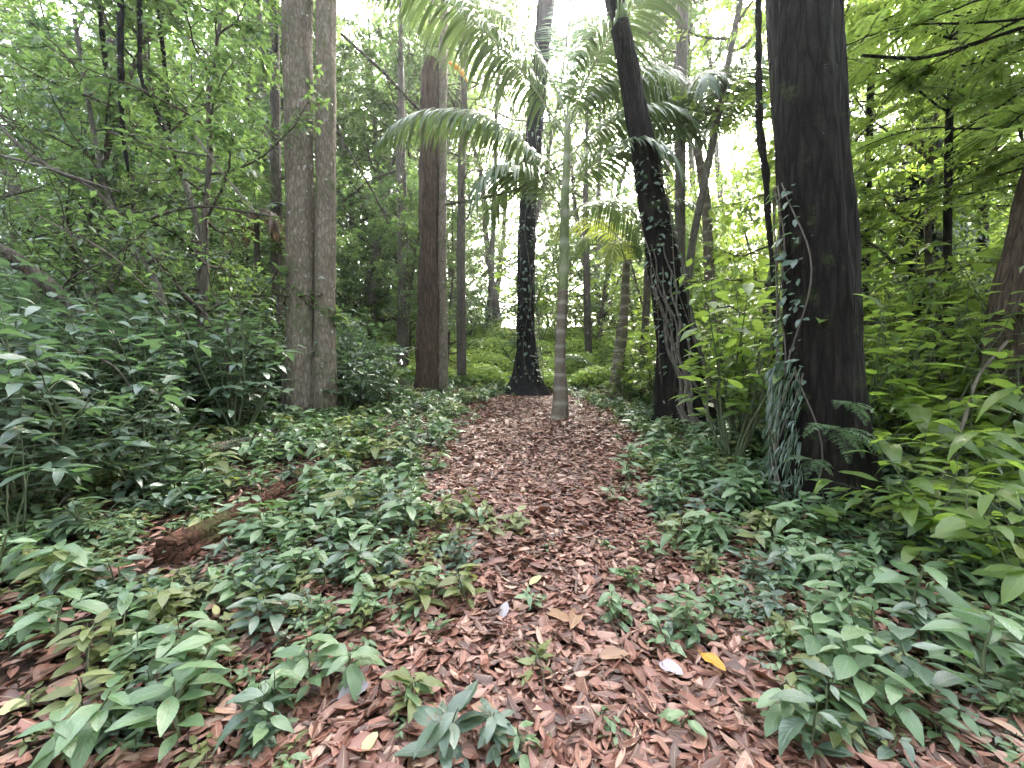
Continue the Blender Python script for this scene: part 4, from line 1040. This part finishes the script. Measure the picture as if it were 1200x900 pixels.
# seedlings set at particular places, largest in the photo
LM['yellow fallen leaf'] = tuple(G(835, 800)[:2]); LM['lilac grey leaf'] = tuple(G(415, 828)[:2])
heroes = [(185, 880, 3, 1.25), (90, 905, 2, 1.2), (395, 800, 2, 1.15), (450, 830, 1, 1.05), (310, 800, 1, .9), (640, 770, 0, .7), (625, 860, 0, 1.0), (500, 760, 1, .9), (700, 640, 0, .8), (760, 720, 5, .75), (840, 720, 3, .8), (900, 860, 2, 1.0), (950, 800, 3, 1.2), (1010, 840, 3, 1.3),
          (1080, 850, 4, 1.4), (1140, 800, 3, 1.5), (1060, 720, 3, 1.45), (960, 690, 2, 1.3), (1150, 690, 3, 1.7), (1000, 760, 7, 1.4), (770, 880, 0, 1.1), (720, 870, 5, .8), (860, 640, 1, 1.1), (930, 640, 3, 1.3), (250, 760, 6, 1), (340, 700, 6, 1.1), (290, 640, 2, 1), (440, 690, 6, 1), (540, 700, 5, 1),
          (500, 660, 6, .9), (400, 620, 6, 1), (480, 880, 0, .8), (290, 870, 1, 1.1), (60, 760, 3, 1.2), (20, 690, 3, 1.6), (90, 640, 8, 1.5), (160, 590, 8, 1.4), (40, 560, 8, 1.7)]
placed = []
for px, py, k, s in heroes:
    q = G(px, py); sd[k].put((q[0], q[1], q[2]), rq.uniform(0, 6.28), s, (rq.normal(0, .1), rq.normal(0, .1)), look=looks[k], cat='plant', group='seedlings on the forest floor'); placed.append((q[0], q[1]))
n = 0
for t in range(30000):
    if n >= 262: break
    y = rq.uniform(1.0, 6.6) if rq.random() < .8 else rq.uniform(6, 9); x = rq.uniform(-1.5, 1.5) * y
    if abs(x / y) > 1.42 or rq.random() > density(x, y): continue
    if any((x - a) ** 2 + (y - b) ** 2 < .15 ** 2 for a, b in placed): continue
    if math.hypot(x - 2.95, y - 3.8) < .5 or math.hypot(x + 3.45, y - 7) < .5: continue
    k = rq.integers(0, len(sd)); far = y > 2.6
    s = rq.uniform(.75, 1.25) * (1.25 if abs(x - xc(y)) > 2 else .9)
    sd[k].put((x, y, h1(x, y)), rq.uniform(0, 6.28), s, (rq.normal(0, .1), rq.normal(0, .1)), look=looks[k], cat='plant', group='seedlings on the forest floor')
    placed.append((x, y)); n += 1
# beyond those, the undergrowth reads as one mass
ug = MB(); cnt = 0
for t in range(300000):
    if cnt >= 5800: break
    y = 1.45 + 13 * rq.random() ** 1.4; x = rq.uniform(-1.45, 1.45) * y
    if rq.random() > density(x, y): continue
    if any((x - a) ** 2 + (y - b) ** 2 < .07 ** 2 for a, b in placed): continue
    if math.hypot(x - 2.95, y - 3.8) < .5: continue
    k = rq.integers(0, len(sd)); ug.merge(sdm[k], int(rq.choice([1, 1, 1, 2, 3])), rq.uniform(.55, 1.5) * (1 if y > 3 else .75), rq.uniform(0, 6.28), (x, y, h1(x, y))); placed.append((x, y)); cnt += 1
tag(ug.build('undergrowth', [M['stem'], M['seed'], M['dull'], M['olive']]), 'mass of low green plants covering the floor beside the path', 'undergrowth', kind='stuff')
# herbs in the clearing, sunlit brightness partly put into their leaf colour
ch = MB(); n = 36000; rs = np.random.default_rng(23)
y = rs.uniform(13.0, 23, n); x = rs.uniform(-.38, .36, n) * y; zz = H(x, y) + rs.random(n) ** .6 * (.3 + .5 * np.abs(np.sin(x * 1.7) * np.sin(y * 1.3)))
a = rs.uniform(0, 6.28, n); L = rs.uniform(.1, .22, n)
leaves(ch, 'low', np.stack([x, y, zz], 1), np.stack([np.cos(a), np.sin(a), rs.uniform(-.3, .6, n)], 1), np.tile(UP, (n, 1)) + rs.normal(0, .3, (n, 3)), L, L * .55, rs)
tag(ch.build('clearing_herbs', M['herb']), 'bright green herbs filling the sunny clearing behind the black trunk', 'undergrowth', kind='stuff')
# the far-off wood
fw = MB(); n = 66000; clump = rs.integers(0, 700, n)
ca = rs.uniform(-1.15, 1.15, 700); cr_ = rs.uniform(33, 45, 700); cz = rs.uniform(0, 1, 700) ** 1.25 * np.where(np.abs(ca - .33) < .11, 18, np.where(np.abs(ca - .36) < .5, 27, 36))
c = np.stack([np.sin(ca) * cr_, np.cos(ca) * cr_, cz + 1], 1)[clump] + rs.normal(0, 1, (n, 3)) * np.array([1.9, 1.9, 1.6])
a = rs.uniform(0, 6.28, n); L = rs.uniform(.35, .8, n)
leaves(fw, 'low', c, np.stack([np.cos(a), np.sin(a), rs.uniform(-.8, .3, n)], 1), np.tile(UP, (n, 1)) + rs.normal(0, .5, (n, 3)), L, L * .5, rs)
tag(fw.build('distant_forest', M['canopy']), 'distant wall of forest foliage closing the view', 'forest', kind='stuff')

# ------------------------------------------------------------------ single fallen leaves and scraps one can point to
def one_leaf(px, py, L, wr, az, mat, label, tilt=.2, name='fallen_leaf', tpl='ellip', lift=.06):
    q = G(px, py); rs = np.random.default_rng(int(px * 7 + py)); mb = MB()
    D = np.array([[math.cos(az), math.sin(az), tilt]]); leaves(mb, tpl, -D * L * .5, D, np.array([[.1, -.35, 1.]]), np.array([L]), np.array([L * wr]), rs, fold=.35, droop=.15, wave=.08)
    p = walk(rs, -D[0] * L * .5, -D[0], L * .2, 3, .1); tube(mb, p, .002, 4, 0, cap=False)
    o = mb.build(name, M[mat]); o.location = (q[0], q[1], q[2] + lift); return tag(o, label, 'leaf')
one_leaf(835, 798, .12, .55, -1.2, 'yellow', 'golden yellow leaf lying on the right side of the path', lift=.1)
one_leaf(415, 826, .13, .55, .4, 'lilac', 'lilac grey leaf lying by the lower left plants')
one_leaf(787, 797, .12, .6, -.9, 'lilac', 'lilac grey leaf lying left of the yellow leaf')
one_leaf(593, 726, .10, .5, 1.0, 'lilac', 'small lilac leaf standing up in the middle of the path', .6)
one_leaf(568, 850, .12, .5, 2.9, 'tan', 'large tan leaf lying at the bottom middle of the path')
one_leaf(720, 780, .15, .38, .1, 'tan', 'long tan leaf lying left of the lilac leaf pair')
one_leaf(655, 735, .2, .36, -1.0, 'tan', 'long orange tan leaf lying in the centre of the path')
one_leaf(672, 735, .2, .36, -2.1, 'tan', 'long orange tan leaf crossing the one in the path centre')
one_leaf(433, 887, .075, .55, 1.3, 'paleyellow', 'pale yellow leaf lying at the bottom edge')
one_leaf(14, 846, .08, .7, .3, 'paleyellow', 'crumpled cream leaf lying in the lower left corner')
one_leaf(628, 690, .12, .35, .8, 'paleyellow', 'narrow pale yellow leaf lying in the middle of the path')
one_leaf(232, 624, .12, .85, .5, 'paleyellow', 'round cream leaf lying beside the red rotten log')
one_leaf(835, 642, .10, .7, -.6, 'lilac', 'pale grey leaf lying right of the path by small plants')

# ------------------------------------------------------------------ humid forest air
HZ = 0.0011
if HZ:
    mb = MB(); lo, hi = (-122, -62, -9), (122, 152, 45)
    v = [(x, y, z) for z in (lo[2], hi[2]) for y in (lo[1], hi[1]) for x in (lo[0], hi[0])]
    mb.add(v, [(0, 2, 3, 1), (4, 5, 7, 6), (0, 1, 5, 4), (2, 6, 7, 3), (0, 4, 6, 2), (1, 3, 7, 5)])
    k = NT('haze'); pv = k.n('ShaderNodeVolumePrincipled'); pv.inputs['Density'].default_value = HZ; pv.inputs['Color'].default_value = (.93, .95, 1, 1)
    pv.inputs['Anisotropy'].default_value = .85; k.l(pv.outputs[0], k.out.inputs['Volume'])
    tag(mb.build('haze', k.m, smooth=False), kind='stuff')

LM.update({'leaning thin pale trunk': (-5.2, 6.2), 'dark fallen branch': (-4.9, 5.1), 'pale arching twig': (-4.3, 4.0), 'thick hanging liana': (-5.85, 6.0),
           'pale bent bough': (-6.6, 5.5), 'slim dark trunk': (-5.3, 9.0), 'pale lying stick': (-2.8, 2.6), 'pale leaning twig': (-3.3, 3.2), 'bright orange bloom': (-1.4, 10.6),
           'knotted hanging liana': (3.4, 5.5), 'slanting pale stem': (3.5, 7.6), 'dark leaning stem': (4.3, 3.7), 'thin clearing trunk': (3.2, 17)})
settle_labels()
print('objects', len(SC.objects))
